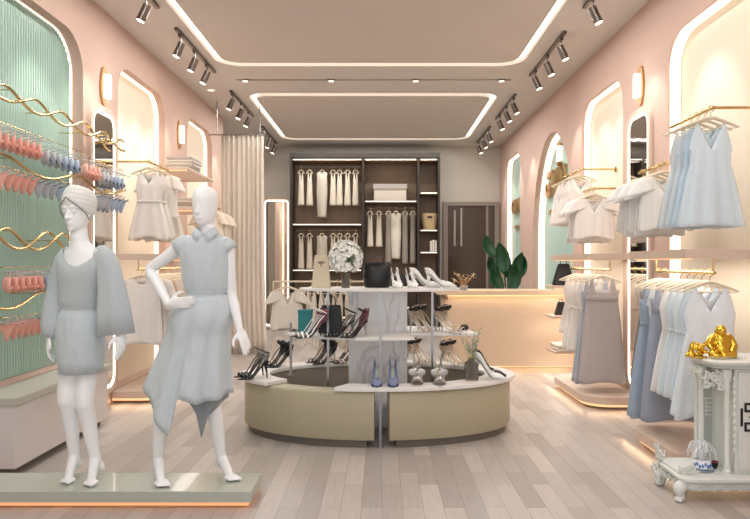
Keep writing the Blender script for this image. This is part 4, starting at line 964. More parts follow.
row('bra', 2.36, [(4.42, 7, .085, PK, 'coral pink', 0), (5.05, 3, .095, GR, 'silver grey', -.02), (5.34, 3, .1, BL, 'powder blue', -.02)], 'upper row')
row('bra', 2.33, [(5.70, 4, .085, '#e9ae9f', 'salmon pink', 0), (6.06, 3, .085, GR, 'silver grey', -.02), (6.32, 3, .085, BL, 'powder blue', -.02)], 'mirror end')
row('briefs', 2.06, [(4.42, 5, .095, PK, 'coral pink', 0), (4.92, 3, .1, GR, 'grey striped', 0), (5.24, 4, .1, BL, 'blue striped', 0)], 'upper row')
row('briefs', 2.06, [(5.95, 3, .1, GR, 'grey striped', 0), (6.27, 3, .1, BL, 'blue striped', 0)], 'mirror end')
row('bra', 1.37, [(4.53, 6, .085, PK, 'coral pink', 0), (5.06, 3, .085, BL, 'powder blue', 0)], 'lower row')
row('briefs', 1.02, [(4.50, 6, .085, PK, 'coral pink', 0), (5.03, 2, .09, BL, 'powder blue', 0)], 'lower row')
for z, y0, y1, lb in ((2.36, 4.3, 5.66, 'thin gold bar holding the upper bras in the green niche'), (2.33, 5.66, 6.58, 'thin gold bar holding the bras in front of the lit mirror'), (2.06, 4.3, 6.58, 'thin gold bar holding the upper briefs'), (1.37, 4.45, 5.4, 'thin gold bar holding the lower bras'), (1.02, 4.43, 5.3, 'thin gold bar holding the lowest briefs')):
    t = thing('thin_rail', lb, 'rail', (-2.60, y0, z)); obj('bar', MB().cyl((0, 0, 0), (0, y1-y0, 0), .0035, 8), M_gold, t, smooth=True)
    for yy in (.06,): xw = (WL-.112 if y0+yy < 5.82 else WL+.003)+2.60; obj('wall_arm', MB().cyl((xw, yy, 0), (0, yy, 0), .005, 8), M_gold, t, smooth=True)

# ------------------------------------------------------------------ mannequins
def hand(q, wrist, d, side, nrm, curls=(.25, .3, .35, .45), spread=.16, s=1.0, thumb=.7):
    """d: direction of the palm, side: towards the thumb, nrm: the way the fingers curl"""
    d = Vector(d).normalized(); side = Vector(side); side = (side-d*side.dot(d)).normalized(); nrm = Vector(nrm); nrm = (nrm-d*nrm.dot(d)-side*nrm.dot(side)).normalized()
    wrist = Vector(wrist); R = Matrix((side, d, nrm)).transposed()
    q.ell(wrist+d*.048*s, (.037*s, .056*s, .016*s), 14, R); q.ell(wrist+d*.012*s, (.024*s, .034*s, .019*s), 12, R)
    for i, (off, L) in enumerate(((.027, .072), (.009, .08), (-.009, .074), (-.026, .058))):
        p = wrist+d*(.085-.004*abs(i-1))*s+side*off*s; dd = (d+side*(off*spread*22*.27)).normalized(); pts = [p-d*.02*s, p]; c = curls[i]
        for k, fl in enumerate((.45, .32, .23)):
            dd = (dd*cos(c*(.6+.3*k))+nrm*sin(c*(.6+.3*k))).normalized(); p = p+dd*L*fl*s; pts.append(p)
        q.limb(pts, [.0085*s, .0088*s, .008*s, .0072*s, .006*s], 10, 2)
    b = wrist+d*.02*s+side*.022*s; t1 = (d*.6+side*thumb+nrm*.3).normalized()
    q.limb([b-side*.01*s, b+t1*.035*s, b+t1*.035*s+(t1+d*.4).normalized()*.03*s, b+t1*.035*s+(t1*.8+d*.8).normalized()*.052*s], [.013*s, .0115*s, .0095*s, .007*s], 10, 3)
def ringh(q, rows, yaw, n=28, pw=2.0):
    ca, sa = cos(yaw), sin(yaw); rr = []
    for (c, hw, hd, *ex) in rows:
        c = Vector(c); fz = ex[0] if ex else 0; ring = []
        for k in range(n):
            a = 2*pi*k/n; x = hw*cos(a); y = hd*sin(a)*(1+(.0)); 
            ring.append(Vector((c.x+x*ca+y*sa, c.y-x*sa+y*ca, c.z+fz*(-cos(a)))))
        rr.append(ring)
    return q.loft(rr)
def foot(q, ankle, heel, ball, toe, s=1):
    ankle, heel, ball, toe = map(Vector, (ankle, heel, ball, toe)); f = (toe-heel); f.z = 0; f.normalize(); sd = Vector((-f.y, f.x, 0))
    q.limb([ankle+Vector((0, 0, .03)), ankle, heel+(ankle-heel)*.25], [.031, .031, .028], 14, 3)
    q.limb([ankle, heel+Vector((0, 0, .012))+f*.004], [.032, .024], 12, 3)
    q.limb([ankle+f*.01, ankle.lerp(ball, .5)+Vector((0, 0, .012)), ball+Vector((0, 0, .010))], [.033, .029, .023], 14, 3)
    q.limb([ball-sd*.014+Vector((0, 0, .002)), ball+sd*.016+Vector((0, 0, .002))], [.021, .019], 12, 3)
    for i in range(5):
        o_ = -.03+.0145*i; p = ball+sd*o_*-1+Vector((0, 0, 0)); L = (toe-ball).length*(1-.1*i); r_ = .0125 if i == 0 else .009
        q.limb([p-f*.005+Vector((0, 0, .004)), p+f*L*.55+Vector((0, 0, .002)), Vector((p.x+f.x*L, p.y+f.y*L, toe.z+r_*.2))], [r_+.003, r_, r_*.85], 8, 2)
def remeshed(name, q, m, parent, off, vox=.006, sm=6, fac=.5):
    return obj(name, q, m, parent, smooth='all', off=off, mods=[('REMESH', dict(mode='VOXEL', voxel_size=vox, use_smooth_shade=True)), ('SMOOTH', dict(iterations=sm, factor=fac))])
def head(q, c, yaw, pitch=0, face=True, sc=1.0, hwd=.070):
    """c: centre of the skull"""
    Rm = Matrix.Rotation(-yaw, 3, 'Z') @ Matrix.Rotation(pitch, 3, 'X'); rows = []
    # local: -y is the face; z up. profile rows: z, half width, front, back
    P = [(-.118, .020, .052, -.010), (-.112, .032, .072, .01), (-.10, .044, .084, .03), (-.08, .054, .088, .05), (-.055, .061, .088, .07), (-.02, .067, .086, .088), (.015, hwd, .088, .098), (.05, hwd+.001, .088, .102), (.08, .064, .076, .092), (.102, .048, .055, .07), (.115, .026, .03, .04), (.119, .008, .01, .012)]
    for z, hw, fr, bk in P:
        ring = []
        for k in range(28):
            a = 2*pi*k/28; x = hw*cos(a); y = (fr if sin(a) < 0 else bk)*sin(a); ring.append(Rm @ (Vector((x, y, z))*sc)+Vector(c))
        rows.append(ring)
    q.loft(rows)
    T = lambda v: Rm @ (Vector(v)*sc)+Vector(c)
    if face:
        q.limb([T((0, -.083, .012)), T((0, -.095, -.012)), T((0, -.106, -.036))], [.007*sc, .0085*sc, .012*sc], 10, 3)
        for s_ in (-1, 1):
            q.ell(T((s_*.011, -.094, -.038)), (.008*sc,)*3, 8)
            q.limb([T((s_*.012, -.087, .022)), T((s_*.03, -.083, .03)), T((s_*.052, -.066, .02))], [.007*sc, .008*sc, .006*sc], 8, 3)
            q.ell(T((s_*.031, -.078, .002)), (.015*sc, .009*sc, .008*sc), 10, Rm)
            pass
            q.ell(T((s_*.068, .012, -.012)), (.007*sc, .016*sc, .028*sc), 10, Rm)
        q.limb([T((-.022, -.083, -.066)), T((0, -.094, -.062)), T((.022, -.083, -.066))], [.004*sc, .0068*sc, .004*sc], 8, 3)
        q.limb([T((-.018, -.081, -.076)), T((0, -.091, -.078)), T((.018, -.081, -.076))], [.004*sc, .0075*sc, .004*sc], 8, 3)
        q.ell(T((0, -.077, -.102)), (.018*sc, .014*sc, .013*sc), 10, Rm)
    else:
        q.limb([T((0, -.08, .02)), T((0, -.088, -.012)), T((0, -.097, -.036))], [.008*sc, .01*sc, .013*sc], 10, 3)
        q.limb([T((-.02, -.08, -.068)), T((0, -.087, -.068)), T((.02, -.08, -.068))], [.007*sc, .009*sc, .007*sc], 8, 3)
    return T
# --- mannequin with turban, knit top and short skirt
Y1 = 3.92
def p1(x, y, d=0): return W(x, y, Y1+d)
off = (p1(80, 0).x, 3.86, .10); yw = radians(5)
M1 = thing('mannequin', 'white mannequin in head wrap, pale grey bell-sleeved knit top and short skirt', 'mannequin', off)
q = MB()
ringh(q, [(p1(79, 236), .050, .054), (p1(80, 242), .052, .056), (p1(82, 247), .075, .065), (p1(84, 252.5), .12, .075, .008), (p1(85, 259), .142, .085, .01), (p1(84, 268), .138, .098, .006), (p1(83, 276), .130, .105), (p1(82, 288), .122, .09), (p1(80.5, 303), .100, .082), (p1(80.5, 318), .115, .095), (p1(81, 333), .126, .108), (p1(81, 345), .124, .104), (p1(82, 353), .12, .09)], yw)
q.limb([p1(79, 224, .01), p1(79, 240, .0)], [.047, .052], 16, 3)
T1 = head(q, p1(77.5, 211, -.01), radians(12), radians(7))
# arms (largely inside the sleeves)
sL, eL, wL = p1(67, 258.5, .04), p1(54, 300, .06), p1(50, 336, -.02)
q.limb([sL, sL.lerp(eL, .5), eL, eL.lerp(wL, .5), wL], [.047, .042, .036, .032, .023], 14, 4)
hand(q, wL, wL-eL+Vector((.0, 0, -.12)), (.25, -1, 0), (1, .3, 0), (.3, .35, .4, .45))
sR, eR, wR = p1(102, 254, -.04), p1(117, 295, -.06), p1(121, 333, -.12)
q.limb([sR, sR.lerp(eR, .5), eR, eR.lerp(wR, .5), wR], [.047, .042, .036, .032, .023], 14, 4)
hand(q, wR, wR-eR+Vector((-.02, 0, -.12)), (-.5, -1, 0), (-1, .5, 0), (.25, .3, .4, .5))
for (hp, th, kn, cf, an, he, ba, to) in ((p1(75.5, 345, .0), p1(71.5, 370, .0), p1(66.5, 397, -.04), p1(71, 424, .0), p1(74.5, 457, .03), p1(78.5, 466, .06), p1(68, 481, -.07), p1(62, 486.5, -.115)),
                                     (p1(87, 345, 0), p1(86, 370, 0), p1(84, 400, -.04), p1(89.5, 428, -.01), p1(95.5, 460, .0), p1(101.5, 469.5, .02), p1(91, 485, -.11), p1(84, 489.5, -.155))):
    for v in (ba, to): v.z = .112
    he.z = max(he.z, .15)
    q.limb([hp, th, kn, kn.lerp(cf, .35), cf, an], [.076, .070, .053, .050, .044, .029], 18, 5)
    foot(q, an, he, ba, to)
remeshed('mannequin_body', q, M_mann, M1, off, .0055, 5)
# head wrap
q = MB(); Rm = Matrix.Rotation(-radians(12), 3, 'Z') @ Matrix.Rotation(radians(8-22), 3, 'X')
c = T1((0, .022, .042))
for k in range(7):
    f = k/6; a = radians(-50+110*f)
    tor = [c+Rm @ Vector((.080*cos(t_), .098*sin(t_), .006+.078*sin(a))) for t_ in [2*pi*j/28 for j in range(28)]]
    sc_ = cos(a*.95); tor = [c+(p_-c)*1.0 for p_ in tor]
    tor = [Vector((c.x+(p_.x-c.x)*(.45+.55*sc_), c.y+(p_.y-c.y)*(.45+.55*sc_), p_.z)) for p_ in tor]
    q.tube(tor, .016, 8, closed=True)
q.ell(c+Vector((0, 0, .006)), (.090, .104, .098), 18, Rm)
remeshed('head_wrap', q, mat('white_wrap_cloth', '#e4e4e0', .8, noise_amt=.04, scale=30, bump=.3, bscale=70), M1, off, .005, 14)
q = MB(); q.tube([T1(v) for v in ((-.080, -.005, -.055), (-.083, -.04, -.01), (-.06, -.078, .035), (0, -.096, .085), (.06, -.078, .035), (.083, -.04, -.01), (.080, -.005, -.055))], .0035, 6); obj('wrap_edge', q, mat('grey_edge_cord', '#7f8383', .7, noise_amt=.05), M1, smooth=True, off=off)
# knit top: torso + sleeves in one cloth
q = MB()
def shell(rows, n=48, wr=.0, yaw=yw, seed=0, freq=9):
    ca, sa = cos(yaw), sin(yaw); rr = []
    for (c, hw, hd, fz) in rows:
        c = Vector(c); ring = []
        for k in range(n):
            a = 2*pi*k/n; w_ = 1+wr*sin(freq*a+seed+c.z*22); x = hw*cos(a)*w_; y = hd*sin(a)*w_
            ring.append(Vector((c.x+x*ca+y*sa, c.y-x*sa+y*ca, c.z+(fz(a) if callable(fz) else fz))))
        rr.append(ring)
    return rr
neck1 = lambda a: .012*abs(cos(a))-.108*max(0, -sin(a))**1.5-.01*max(0, sin(a))
top1 = shell([(p1(84, 248.5), .122, .098, neck1), (p1(84.5, 250.5), .142, .106, lambda a: -.098*max(0, -sin(a))**1.5), (p1(84.5, 255.5), .160, .112, lambda a: -.072*max(0, -sin(a))**1.5), (p1(84.5, 261), .160, .116, lambda a: -.045*max(0, -sin(a))**1.5), (p1(84, 268), .150, .122, lambda a: -.018*max(0, -sin(a))), (p1(83, 276), .143, .126, 0), (p1(82, 288), .128, .112, 0), (p1(81, 298), .124, .110, 0), (p1(80.5, 304), .121, .106, 0), (p1(80.5, 307.5), .108, .094, 0), (p1(80.5, 312), .116, .098, 0)], wr=.008)
obj('knit_top', MB().loft(top1, False), M_knit, M1, smooth='all', off=off, mods=[SOL(.006), ('SUBSURF', dict(levels=1, render_levels=1))])
def sleeve(pts, radii, flat=.8, n=32, wr=.05, freq=6, fdir=None):
    rr = []; P = [Vector(p) for p in pts]
    for i, p in enumerate(P):
        t_ = (P[min(i+1, len(P)-1)]-P[max(i-1, 0)]).normalized(); u = t_.cross(Vector((0, 1, 0))).normalized(); v = t_.cross(u)
        g = i/(len(P)-1); r_ = radii[i]
        rr.append([p+u*r_*cos(2*pi*k/n)*(1+wr*g*sin(freq*2*pi*k/n+i*.3))+v*r_*flat*sin(2*pi*k/n)*(1+wr*g*cos(freq*2*pi*k/n)) for k in range(n)])
    return MB().loft(rr, False)
# bell sleeve at the picture's right, wide opening; balloon sleeve on the other arm
b0 = sleeve([p1(98, 247.5, -.03), p1(99.5, 249.5, -.035), p1(101, 253, -.045), p1(105, 258, -.055), p1(109, 270, -.06), p1(112, 290, -.07), p1(114, 312, -.08), p1(115.5, 335, -.09)], [.012, .038, .052, .062, .068, .078, .094, .104], .72, wr=.09, freq=5)
obj('bell_sleeve', b0, M_knit, M1, smooth='all', off=off, mods=[SOL(.004)])
b1 = sleeve([p1(72, 248.5, .03), p1(70.5, 251, .035), p1(69, 255, .045), p1(65, 261, .055), p1(62, 272, .06), p1(58, 290, .06), p1(55, 310, .03), p1(52.5, 325, 0), p1(51, 333, -.015), p1(50, 338, -.02)], [.015, .042, .056, .062, .062, .064, .070, .068, .05, .034], .85, wr=.05, freq=6)
obj('balloon_sleeve', b1, M_knit, M1, smooth='all', off=off, mods=[SOL(.004)])
sk = shell([(p1(80.5, 309), .110, .096, 0), (p1(80.5, 318), .130, .112, 0), (p1(81, 333), .141, .128, 0), (p1(81, 348), .137, .128, 0), (p1(81, 360), .130, .125, 0), (p1(81, 372), .122, .12, 0)], wr=.006, freq=5)
obj('short_skirt', MB().loft(sk, False), M_cloth, M1, smooth='all', off=off, mods=[SOL(.005)])

# --- mannequin with sleeveless collared dress, hand on hip
Y2 = 3.90
def p2(x, y, d=0): return W(x, y, Y2+d)
off = (p2(205, 0).x, 3.86, .10)
M2 = thing('mannequin', 'white bald mannequin in pale blue sleeveless collared dress, one hand on hip', 'mannequin', off)
q = MB(); yw2 = radians(-8)
ringh(q, [(p2(207.5, 226), .046, .05), (p2(207.5, 234), .05, .054), (p2(207, 238.5), .08, .062), (p2(206.5, 242), .14, .072), (p2(206, 249), .148, .082), (p2(205.5, 258), .138, .095), (p2(205.5, 268), .130, .1), (p2(206, 280), .115, .088), (p2(206.5, 292), .098, .08), (p2(205, 308), .115, .092), (p2(203, 325), .135, .105), (p2(202, 338), .136, .104), (p2(202, 348), .12, .09)], yw2)
q.limb([p2(206.5, 214, .02), p2(207.5, 232, .01)], [.045, .05], 16, 3)
T2 = head(q, p2(205, 206, -.01), radians(14), radians(4), face=False)
sL, eL, wL = p2(183, 244.5, 0), p2(150.5, 270, .05), p2(168, 303.5, -.12)
q.limb([p2(190, 243, 0), sL, sL.lerp(eL, .5), eL, eL.lerp(wL, .4), wL], [.045, .043, .038, .033, .032, .022], 14, 4)
hand(q, wL, (1, -.15, .05), (0, -.2, 1), (.1, 1, -.1), (.12, .16, .2, .25), thumb=.55)
sR, eR, wR = p2(227, 246, 0), p2(231.5, 293, .02), p2(239.5, 329, -.06)
q.limb([p2(219, 243, 0), sR, sR.lerp(eR, .5), eR, eR.lerp(wR, .4), wR], [.045, .042, .037, .032, .031, .021], 14, 4)
hand(q, wR, (.42, -.1, -1), (-.75, -.75, 0), (-.4, .3, 0), (.1, .16, .22, .3), spread=.35)
for (hp, th, kn, cf, an, he, ba, to) in ((p2(191, 338, .0), p2(178, 368, .0), p2(164, 402, -.03), p2(160, 428, .0), p2(158, 460, .03), p2(155, 469, .06), p2(161, 484, -.10), p2(167, 489.5, -.145)),
                                     (p2(214, 338, .02), p2(215, 368, .02), p2(213, 402, .0), p2(217, 428, .04), p2(221, 458, .09), p2(218.5, 466, .12), p2(230, 479, -.0), p2(237.5, 484, -.045))):
    for v in (ba, to): v.z = .112
    he.z = max(he.z, .15)
    q.limb([hp, th, kn, kn.lerp(cf, .35), cf, an], [.080, .072, .052, .049, .044, .029], 18, 5)
    foot(q, an, he, ba, to)
remeshed('mannequin_body', q, M_mann, M2, off, .0055, 5)
bl = shell([(p2(207, 233.5), .060, .064, 0), (p2(206.8, 236.5), .09, .08, 0), (p2(206.7, 239), .128, .09, 0), (p2(206.5, 243), .155, .098, 0), (p2(206, 250), .158, .106, 0), (p2(205.7, 259), .150, .114, 0), (p2(206, 270), .143, .118, 0), (p2(206, 281), .134, .115, 0), (p2(206.5, 288), .127, .110, 0), (p2(206.5, 293.5), .106, .092, 0), (p2(206.5, 297), .112, .096, 0)], wr=.016, yaw=yw2, freq=7)
obj('blouse', MB().loft(bl, False), M_cloth, M2, smooth='all', off=off, mods=[SOL(.004), ('SUBSURF', dict(levels=1, render_levels=1))])
for s_, a_, b_ in ((-1, p2(188, 243), p2(177.5, 249.5, .005)), (1, p2(222, 244), p2(229.5, 252, .005))):
    u_ = (a_-b_).normalized(); obj('cap_sleeve', sleeve([a_+u_*.035, a_+u_*.02, a_, a_.lerp(b_, .5), b_], [.012, .04, .054, .060, .058], .95, wr=.02), M_cloth, M2, smooth='all', off=off, mods=[SOL(.004)])
for s_ in (-1, 1):
    n0 = p2(207, 232.5)+Vector((0, -.012, 0)); cc = [n0+Vector(v) for v in ((s_*.0, -.066, -.012), (s_*.03, -.06, .012), (s_*.058, -.02, .026), (s_*.05, .03, .032), (0, .058, .034))]
    dd = [n0+Vector(v) for v in ((s_*.030, -.088, -.062), (s_*.062, -.075, -.03), (s_*.078, -.03, -.008), (s_*.065, .035, .004), (0, .075, .004))]
    obj('collar', MB().loft([cc, dd], False, False), M_cloth, M2, smooth='all', off=off, mods=[SOL(.005)])
def interp(pts, x):
    for (a, u), (b, v) in zip(pts, pts[1:]):
        if x <= b: return u+(v-u)*max(0, (x-a))/(b-a)
    return pts[-1][1]
def skirt(front_px, back_px, cxp, hwb, hdb, freq, amp, name, m, d=0, y0=294, gs=0, hk=1):
    rr = []; n = 96; wc = p2(206.5, y0, d)
    for i in range(17):
        f = i/16; ring = []
        for k in range(n):
            a = 2*pi*k/n; ca_ = cos(a); bc = p2(cxp, 0, d); xb = bc.x+hwb*ca_; px = CX+xb*F/Y2
            hy = interp(front_px, px) if sin(a) < 0 else interp(back_px, px)
            bw = abs(sin(a))**.5; hy_mid = (interp(front_px, px)+interp(back_px, px))/2; hy = hy*bw+hy_mid*(1-bw)
            zb = H-(hy-CY)*Y2/F; g = f**.9; r_ = amp*f*sin(freq*a+gs)+amp*.4*f*sin(freq*1.7*a+1+gs)
            hip = .034*hk*sin(pi*min(1, f*2.6))
            hw = (.117)*(1-g)+hwb*g+r_+hip; hd = .096*(1-g)+hdb*g+r_+hip*.8
            ring.append(Vector((wc.x*(1-g)+bc.x*g+hw*ca_, wc.y+hd*sin(a), wc.z+(zb-wc.z)*f)))
        rr.append(ring)
    obj(name, MB().loft(rr, False), m, M2, smooth='all', off=off, mods=[SOL(.004)])
skirt([(146, 378), (150, 396), (163, 410), (176, 430), (182, 408), (187, 392), (205, 398), (222, 395), (233, 390)], [(146, 378), (160, 385), (190, 400), (204, 430), (214, 405), (233, 392)], 189, .245, .19, 8, .018, 'skirt', M_cloth)
skirt([(150, 370), (190, 392), (199, 410), (205, 436), (211, 412), (224, 405), (230, 392)], [(150, 370), (185, 390), (205, 400), (230, 385)], 198, .17, .09, 7, .012, 'under_skirt', cloth('#8f979c'), d=.01, gs=2, hk=.4)

# ------------------------------------------------------------------ carved altar cabinet
CXX, CYY = 2.12, 3.97
off = (CXX, CYY, 0)
t = CAB = thing('carved_cabinet', 'ornate carved white oriental altar cabinet with claw feet at the shop front', 'cabinet', off)
x0, x1, y0, y1 = 1.74, 2.42, 3.76, 4.14
def octo(x0, x1, y0, y1, c, z): return [Vector(p) for p in ((x0+c, y0, z), (x1-c, y0, z), (x1, y0+c, z), (x1, y1, z), (x0+c*.4, y1, z), (x0, y1-c*.5, z), (x0, y0+c*1.2, z), (x0+c*.25, y0+c*.4, z))]
def molded(zs, c=.05): return MB().loft([octo(x0+i, x1-i, y0+i, y1-i, c, z) for z, i in zs])
obj('base_deck', molded(((.118, .012), (.13, .0), (.145, 0), (.152, .01), (.165, .012))), M_ivory, t, smooth=30, off=off)
obj('base_frieze', molded(((.07, .03), (.085, .022), (.118, .03))), M_ivory, t, smooth=30, off=off)
obj('top_slab', MB().loft([octo(x0+.17+i, x1-i, y0+i, y1-i, .09, z) for z, i in ((.775, .05), (.785, .02), (.80, .03), (.805, .0), (.822, -.006), (.83, .004))]), M_ivory, t, smooth=30, off=off)
for x, y, a in ((x0+.03, y0+.06, 200), (x0+.04, y1-.05, 160), (x1-.03, y0+.03, 300), (x1-.03, y1-.05, 30)):
    d = Vector((cos(radians(a)), sin(radians(a)), 0)); b = Vector((x, y, 0))
    q = MB().limb([b+Vector((0, 0, .10)), b+d*.03+Vector((0, 0, .075)), b+d*.015+Vector((0, 0, .04)), b+d*.02+Vector((0, 0, .02))], [.035, .036, .022, .024], 12, 4)
    for k in range(4): a2 = radians(a-45+30*k); q.limb([b+d*.02+Vector((cos(a2)*.01, sin(a2)*.01, .028)), b+d*.02+Vector((cos(a2)*.03, sin(a2)*.03, .012))], [.011, .009], 8, 2)
    remeshed('claw_foot', q, M_ivory, t, off, .005, 2)
def scroll(q, c, u, v, n_, r=.02, turns=1.3, th=.004, s_=1):
    pts = []
    for k in range(16): f = k/15; a = turns*2*pi*f*s_; rr_ = r*(1-.8*f); pts.append(c+u*rr_*cos(a)+v*rr_*sin(a)+n_*.004)
    q.tube(pts, th, 6)
def carve(name, cs, u, v, n_, r, th=.0045):
    q = MB(); u, v, n_ = Vector(u), Vector(v), Vector(n_)
    for i, c in enumerate(cs):
        c = Vector(c); scroll(q, c, u, v, n_, r, 1.4, th, 1 if i % 2 else -1); scroll(q, c+u*r*1.5, u*-1, v, n_, r*.7, 1.2, th*.8, 1)
        for k in range(3): a = i+k*2.1; q.ell(c+u*r*1.1*cos(a)+v*r*1.1*sin(a), (r*.4, r*.4, r*.3), 7)
    obj(name, q, M_ivory, t, smooth=True, off=off)
carve('carved_apron', [(x0+.11+.075*i, y0+.02, .094) for i in range(8)], (1, 0, 0), (0, 0, 1), (0, -1, 0), .019)
carve('carved_apron', [(x0+.012, y0+.12+.07*i, .094) for i in range(3)], (0, 1, 0), (0, 0, 1), (-1, 0, 0), .019)
carve('corner_crest', [(x0+.01, y1-.03, .19), (x0+.012, y1-.06, .20), (x0+.008, y1-.02, .235), (x0+.01, y1-.04, .165), (x0+.05, y1-.015, .185)], (0, 1, 0), (0, 0, 1), (-1, 0, 0), .022, .006)
carve('corner_crest', [(x0-.006, y1-.04, .12), (x0-.006, y1-.04, .07), (x0-.004, y1-.06, .04), (x0-.008, y1-.01, .09)], (0, 1, 0), (0, 0, 1), (-1, 0, 0), .024, .007)
carve('corner_crest', [(x0+.04, y0+.04, .185), (x0+.075, y0+.028, .18), (x0+.02, y0+.07, .185), (x0+.055, y0+.035, .205)], (1, 0, 0), (0, 0, 1), (0, -1, 0), .017, .005)
carve('carved_bracket', [(1.93, y0+.085, .74), (1.96, y0+.08, .72), (1.985, y0+.075, .745), (1.925, y0+.095, .715), (1.925, y0+.095, .68), (1.985, y0+.075, .70), (2.0, y0+.075, .67)], (1, 0, 0), (0, 0, 1), (0, -1, 0), .021, .0065)
carve('carved_bracket', [(1.91, y0+.14+.06*i, .745) for i in range(3)], (0, 1, 0), (0, 0, 1), (-1, 0, 0), .021, .006)
for x, y in ((2.03, y0+.065), (1.945, y0+.20), (1.975, y1-.06)):
    obj('column', MB().lathe([(.026, .165), (.027, .18), (.018, .19), (.022, .205), (.015, .22), (.015, .66), (.02, .675), (.015, .69), (.023, .715), (.028, .745), (.028, .776)], (x, y, 0), 18), M_ivory, t, smooth=40, off=off)
obj('rear_panel', MB().box(1.97, 2.1, y1-.06, y1-.045, .165, .776), mat('grey_niche_lining', '#b9bdb8', .5, noise_amt=.04), t, off=off)
obj('cabinet_body', MB().box(2.07, x1-.04, y0+.05, y1-.04, .165, .776, .003), M_ivory, t, off=off)
obj('cabinet_door', MB().box(2.085, x1-.06, y0+.035, y0+.0499, .19, .76, .004), M_ivory, t, off=off)
def fret(x, y, z, s_, m, name, dpt=.006):
    q = MB(); b = lambda a0, a1, c0, c1: q.box(x+a0*s_, x+a1*s_, y-dpt, y, z+c0*s_, z+c1*s_)
    w_ = .16
    for a0, a1, c0, c1 in ((-1, 1, .95, .95+w_), (-1, 1, -.95-w_, -.95), (-.08, .08, -.94, .94), (-1, -.1, .4, .4+w_), (.1, 1, .4, .4+w_), (-1, -.1, -.4-w_, -.4), (.1, 1, -.4-w_, -.4), (-1, -1+w_, .57, .94), (1-w_, 1, .57, .94), (-1, -1+w_, -.94, -.57), (1-w_, 1, -.94, -.57), (-.6, -.1, -.08, .08), (.1, .6, -.08, .08), (-1.3, -1.14, -.7, .7), (1.14, 1.3, -.7, .7)): b(a0, a1, c0, c1)
    obj(name, q, m, t, off=off)
fret(2.19, y0+.035, .50, .075, M_blk, 'fretwork_symbol')
fret(2.03, y1-.061, .5, .05, M_ivory, 'niche_fretwork')
q = MB(); q.box(2.062, 2.07, y0+.045, y0+.06, .28, .76)
for k in range(11): q.ell((2.066, y0+.048, .30+.042*k), (.011, .008, .018), 8)
obj('carved_strip', q, M_ivory, t, smooth=True, off=off)
# things in and on the cabinet
bx, by, bz = 1.905, y0+.115, .1655
t = thing('porcelain_bowl', 'blue and white porcelain bowl on a saucer in the carved cabinet', 'bowl', (bx, by, bz))
obj('saucer', MB().lathe([(.045, 0), (.05, .003), (.068, .013), (.066, .016), (.04, .008), (.001, .008)], n=28), M_porc, t, smooth=True)
obj('bowl_body', MB().lathe([(.034, .009), (.05, .02), (.052, .06), (.046, .068), (.042, .066), (.046, .056), (.044, .02), (.001, .016)], n=28), M_porc, t, smooth=True)
q = MB()
for k in range(9): a = radians(200+k*17); q.ell((.051*cos(a), .051*sin(a), .04+.008*sin(k*2)), (.007, .007, .012), 7)
q.tube([(.067*cos(2*pi*k/28), .067*sin(2*pi*k/28), .0145) for k in range(28)], .0022, 5, closed=True); obj('blue_glaze_pattern', q, M_pblue, t, smooth=True)
t = thing('coral_tree', 'white drooping coral-like tree growing from the porcelain bowl', 'ornament', (bx, by, bz+.02)); q = MB(); random.seed(5)
for i in range(60):
    a = i*2.4; r_ = .02+.05*random.random(); h_ = .10+.06*random.random(); q.tube([(0, 0, 0), (r_*.3*cos(a), r_*.3*sin(a)*.6, h_*.7), (r_*.8*cos(a), r_*.8*sin(a)*.6, h_), (r_*1.25*cos(a), r_*1.25*sin(a)*.6, h_-.02), (r_*1.4*cos(a), r_*1.4*sin(a)*.6, h_-.055)], [.004, .003, .0028, .0025, .002], 5)
obj('branches', q, M_porc, t, smooth=True)
t = thing('incense_cup', 'small dark cup with a red rim beside the porcelain bowl', 'cup', (bx+.095, by+.035, bz)); obj('cup_body', MB().lathe([(.012, 0), (.02, .02), (.021, .04), (.018, .04), (.015, .01), (.001, .008)], n=16), M_blk, t, smooth=True)
obj('cup_rim', MB().tube([(.0195*cos(2*pi*k/20), .0195*sin(2*pi*k/20), .04) for k in range(20)], .003, 6, closed=True), mat('red_enamel', '#a8453e', .4, noise_amt=.05), t, smooth=True)
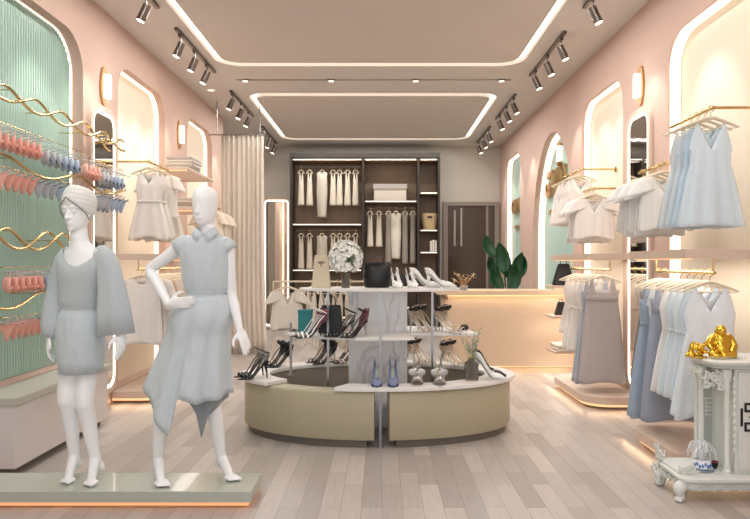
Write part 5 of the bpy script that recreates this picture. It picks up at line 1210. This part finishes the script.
# gold buddha
gx, gy, gz = 2.02, 3.93, .8305
t = thing('buddha_statue', 'shiny gold seated laughing buddha with treasure heap on the carved cabinet', 'statue', (gx, gy, gz)); q = MB()
q.ell((.03, .0, .065), (.062, .05, .07), 18); q.ell((.018, -.03, .055), (.045, .035, .045), 16); q.ell((.03, 0, .115), (.055, .042, .03), 14)
q.ell((.022, -.012, .165), (.030, .030, .033), 16); q.ell((.022, -.034, .155), (.022, .014, .016), 12); q.ell((.018, -.044, .166), (.006, .006, .007), 8)
for s_ in (-1, 1): q.ell((.022+s_*.030, -.008, .155), (.006, .010, .018), 8); q.ell((.022+s_*.014, -.04, .17), (.006, .004, .004), 6)
q.limb([(.08, 0, .12), (.10, -.015, .07), (.075, -.045, .04)], [.022, .022, .016], 12, 3); q.limb([(-.02, 0, .12), (-.055, -.02, .085), (-.05, -.045, .06)], [.022, .02, .014], 12, 3)
q.limb([(.08, -.01, .02), (.07, -.06, .022), (.01, -.065, .018)], [.028, .026, .018], 12, 3); q.limb([(-.02, -.01, .025), (-.05, -.055, .024), (-.02, -.075, .016)], [.028, .024, .016], 12, 3)
remeshed('buddha_figure', q, M_goldp, t, None, .0035, 2)
q = MB(); random.seed(9)
for i in range(34): 
    a = random.uniform(0, 2*pi); r_ = random.random()**.5; h_ = (1-r_)*.055; q.ell((-.115+.062*r_*cos(a), -.01+.05*r_*sin(a), .012+h_*1.35), (.017, .014, .012), 8, Matrix.Rotation(a, 3, 'Z'))
q.limb([(-.15, 0, .03), (-.155, -.01, .07), (-.14, -.01, .09)], [.014, .012, .008], 8, 3); q.limb([(-.09, 0, .05), (-.075, -.01, .08), (-.06, -.01, .095)], [.014, .012, .008], 8, 3)
obj('treasure_heap', q, M_goldp, t, smooth=True)
obj('statue_base', MB().lathe([(.05, -.0001), (.052, .003), (.05, .008)], (-.115, -.01, 0), 24), M_goldp, t, smooth=True)
t = thing('bead_string', 'string of clear crystal beads lying before the gold buddha', 'beads', (gx, gy, gz)); 
for k in range(13): obj('bead', MB().ell((-.07+.016*k, -.095-.012*sin(k*.5), .0078), (.0078,)*3, 8), M_glass, t, smooth=True)
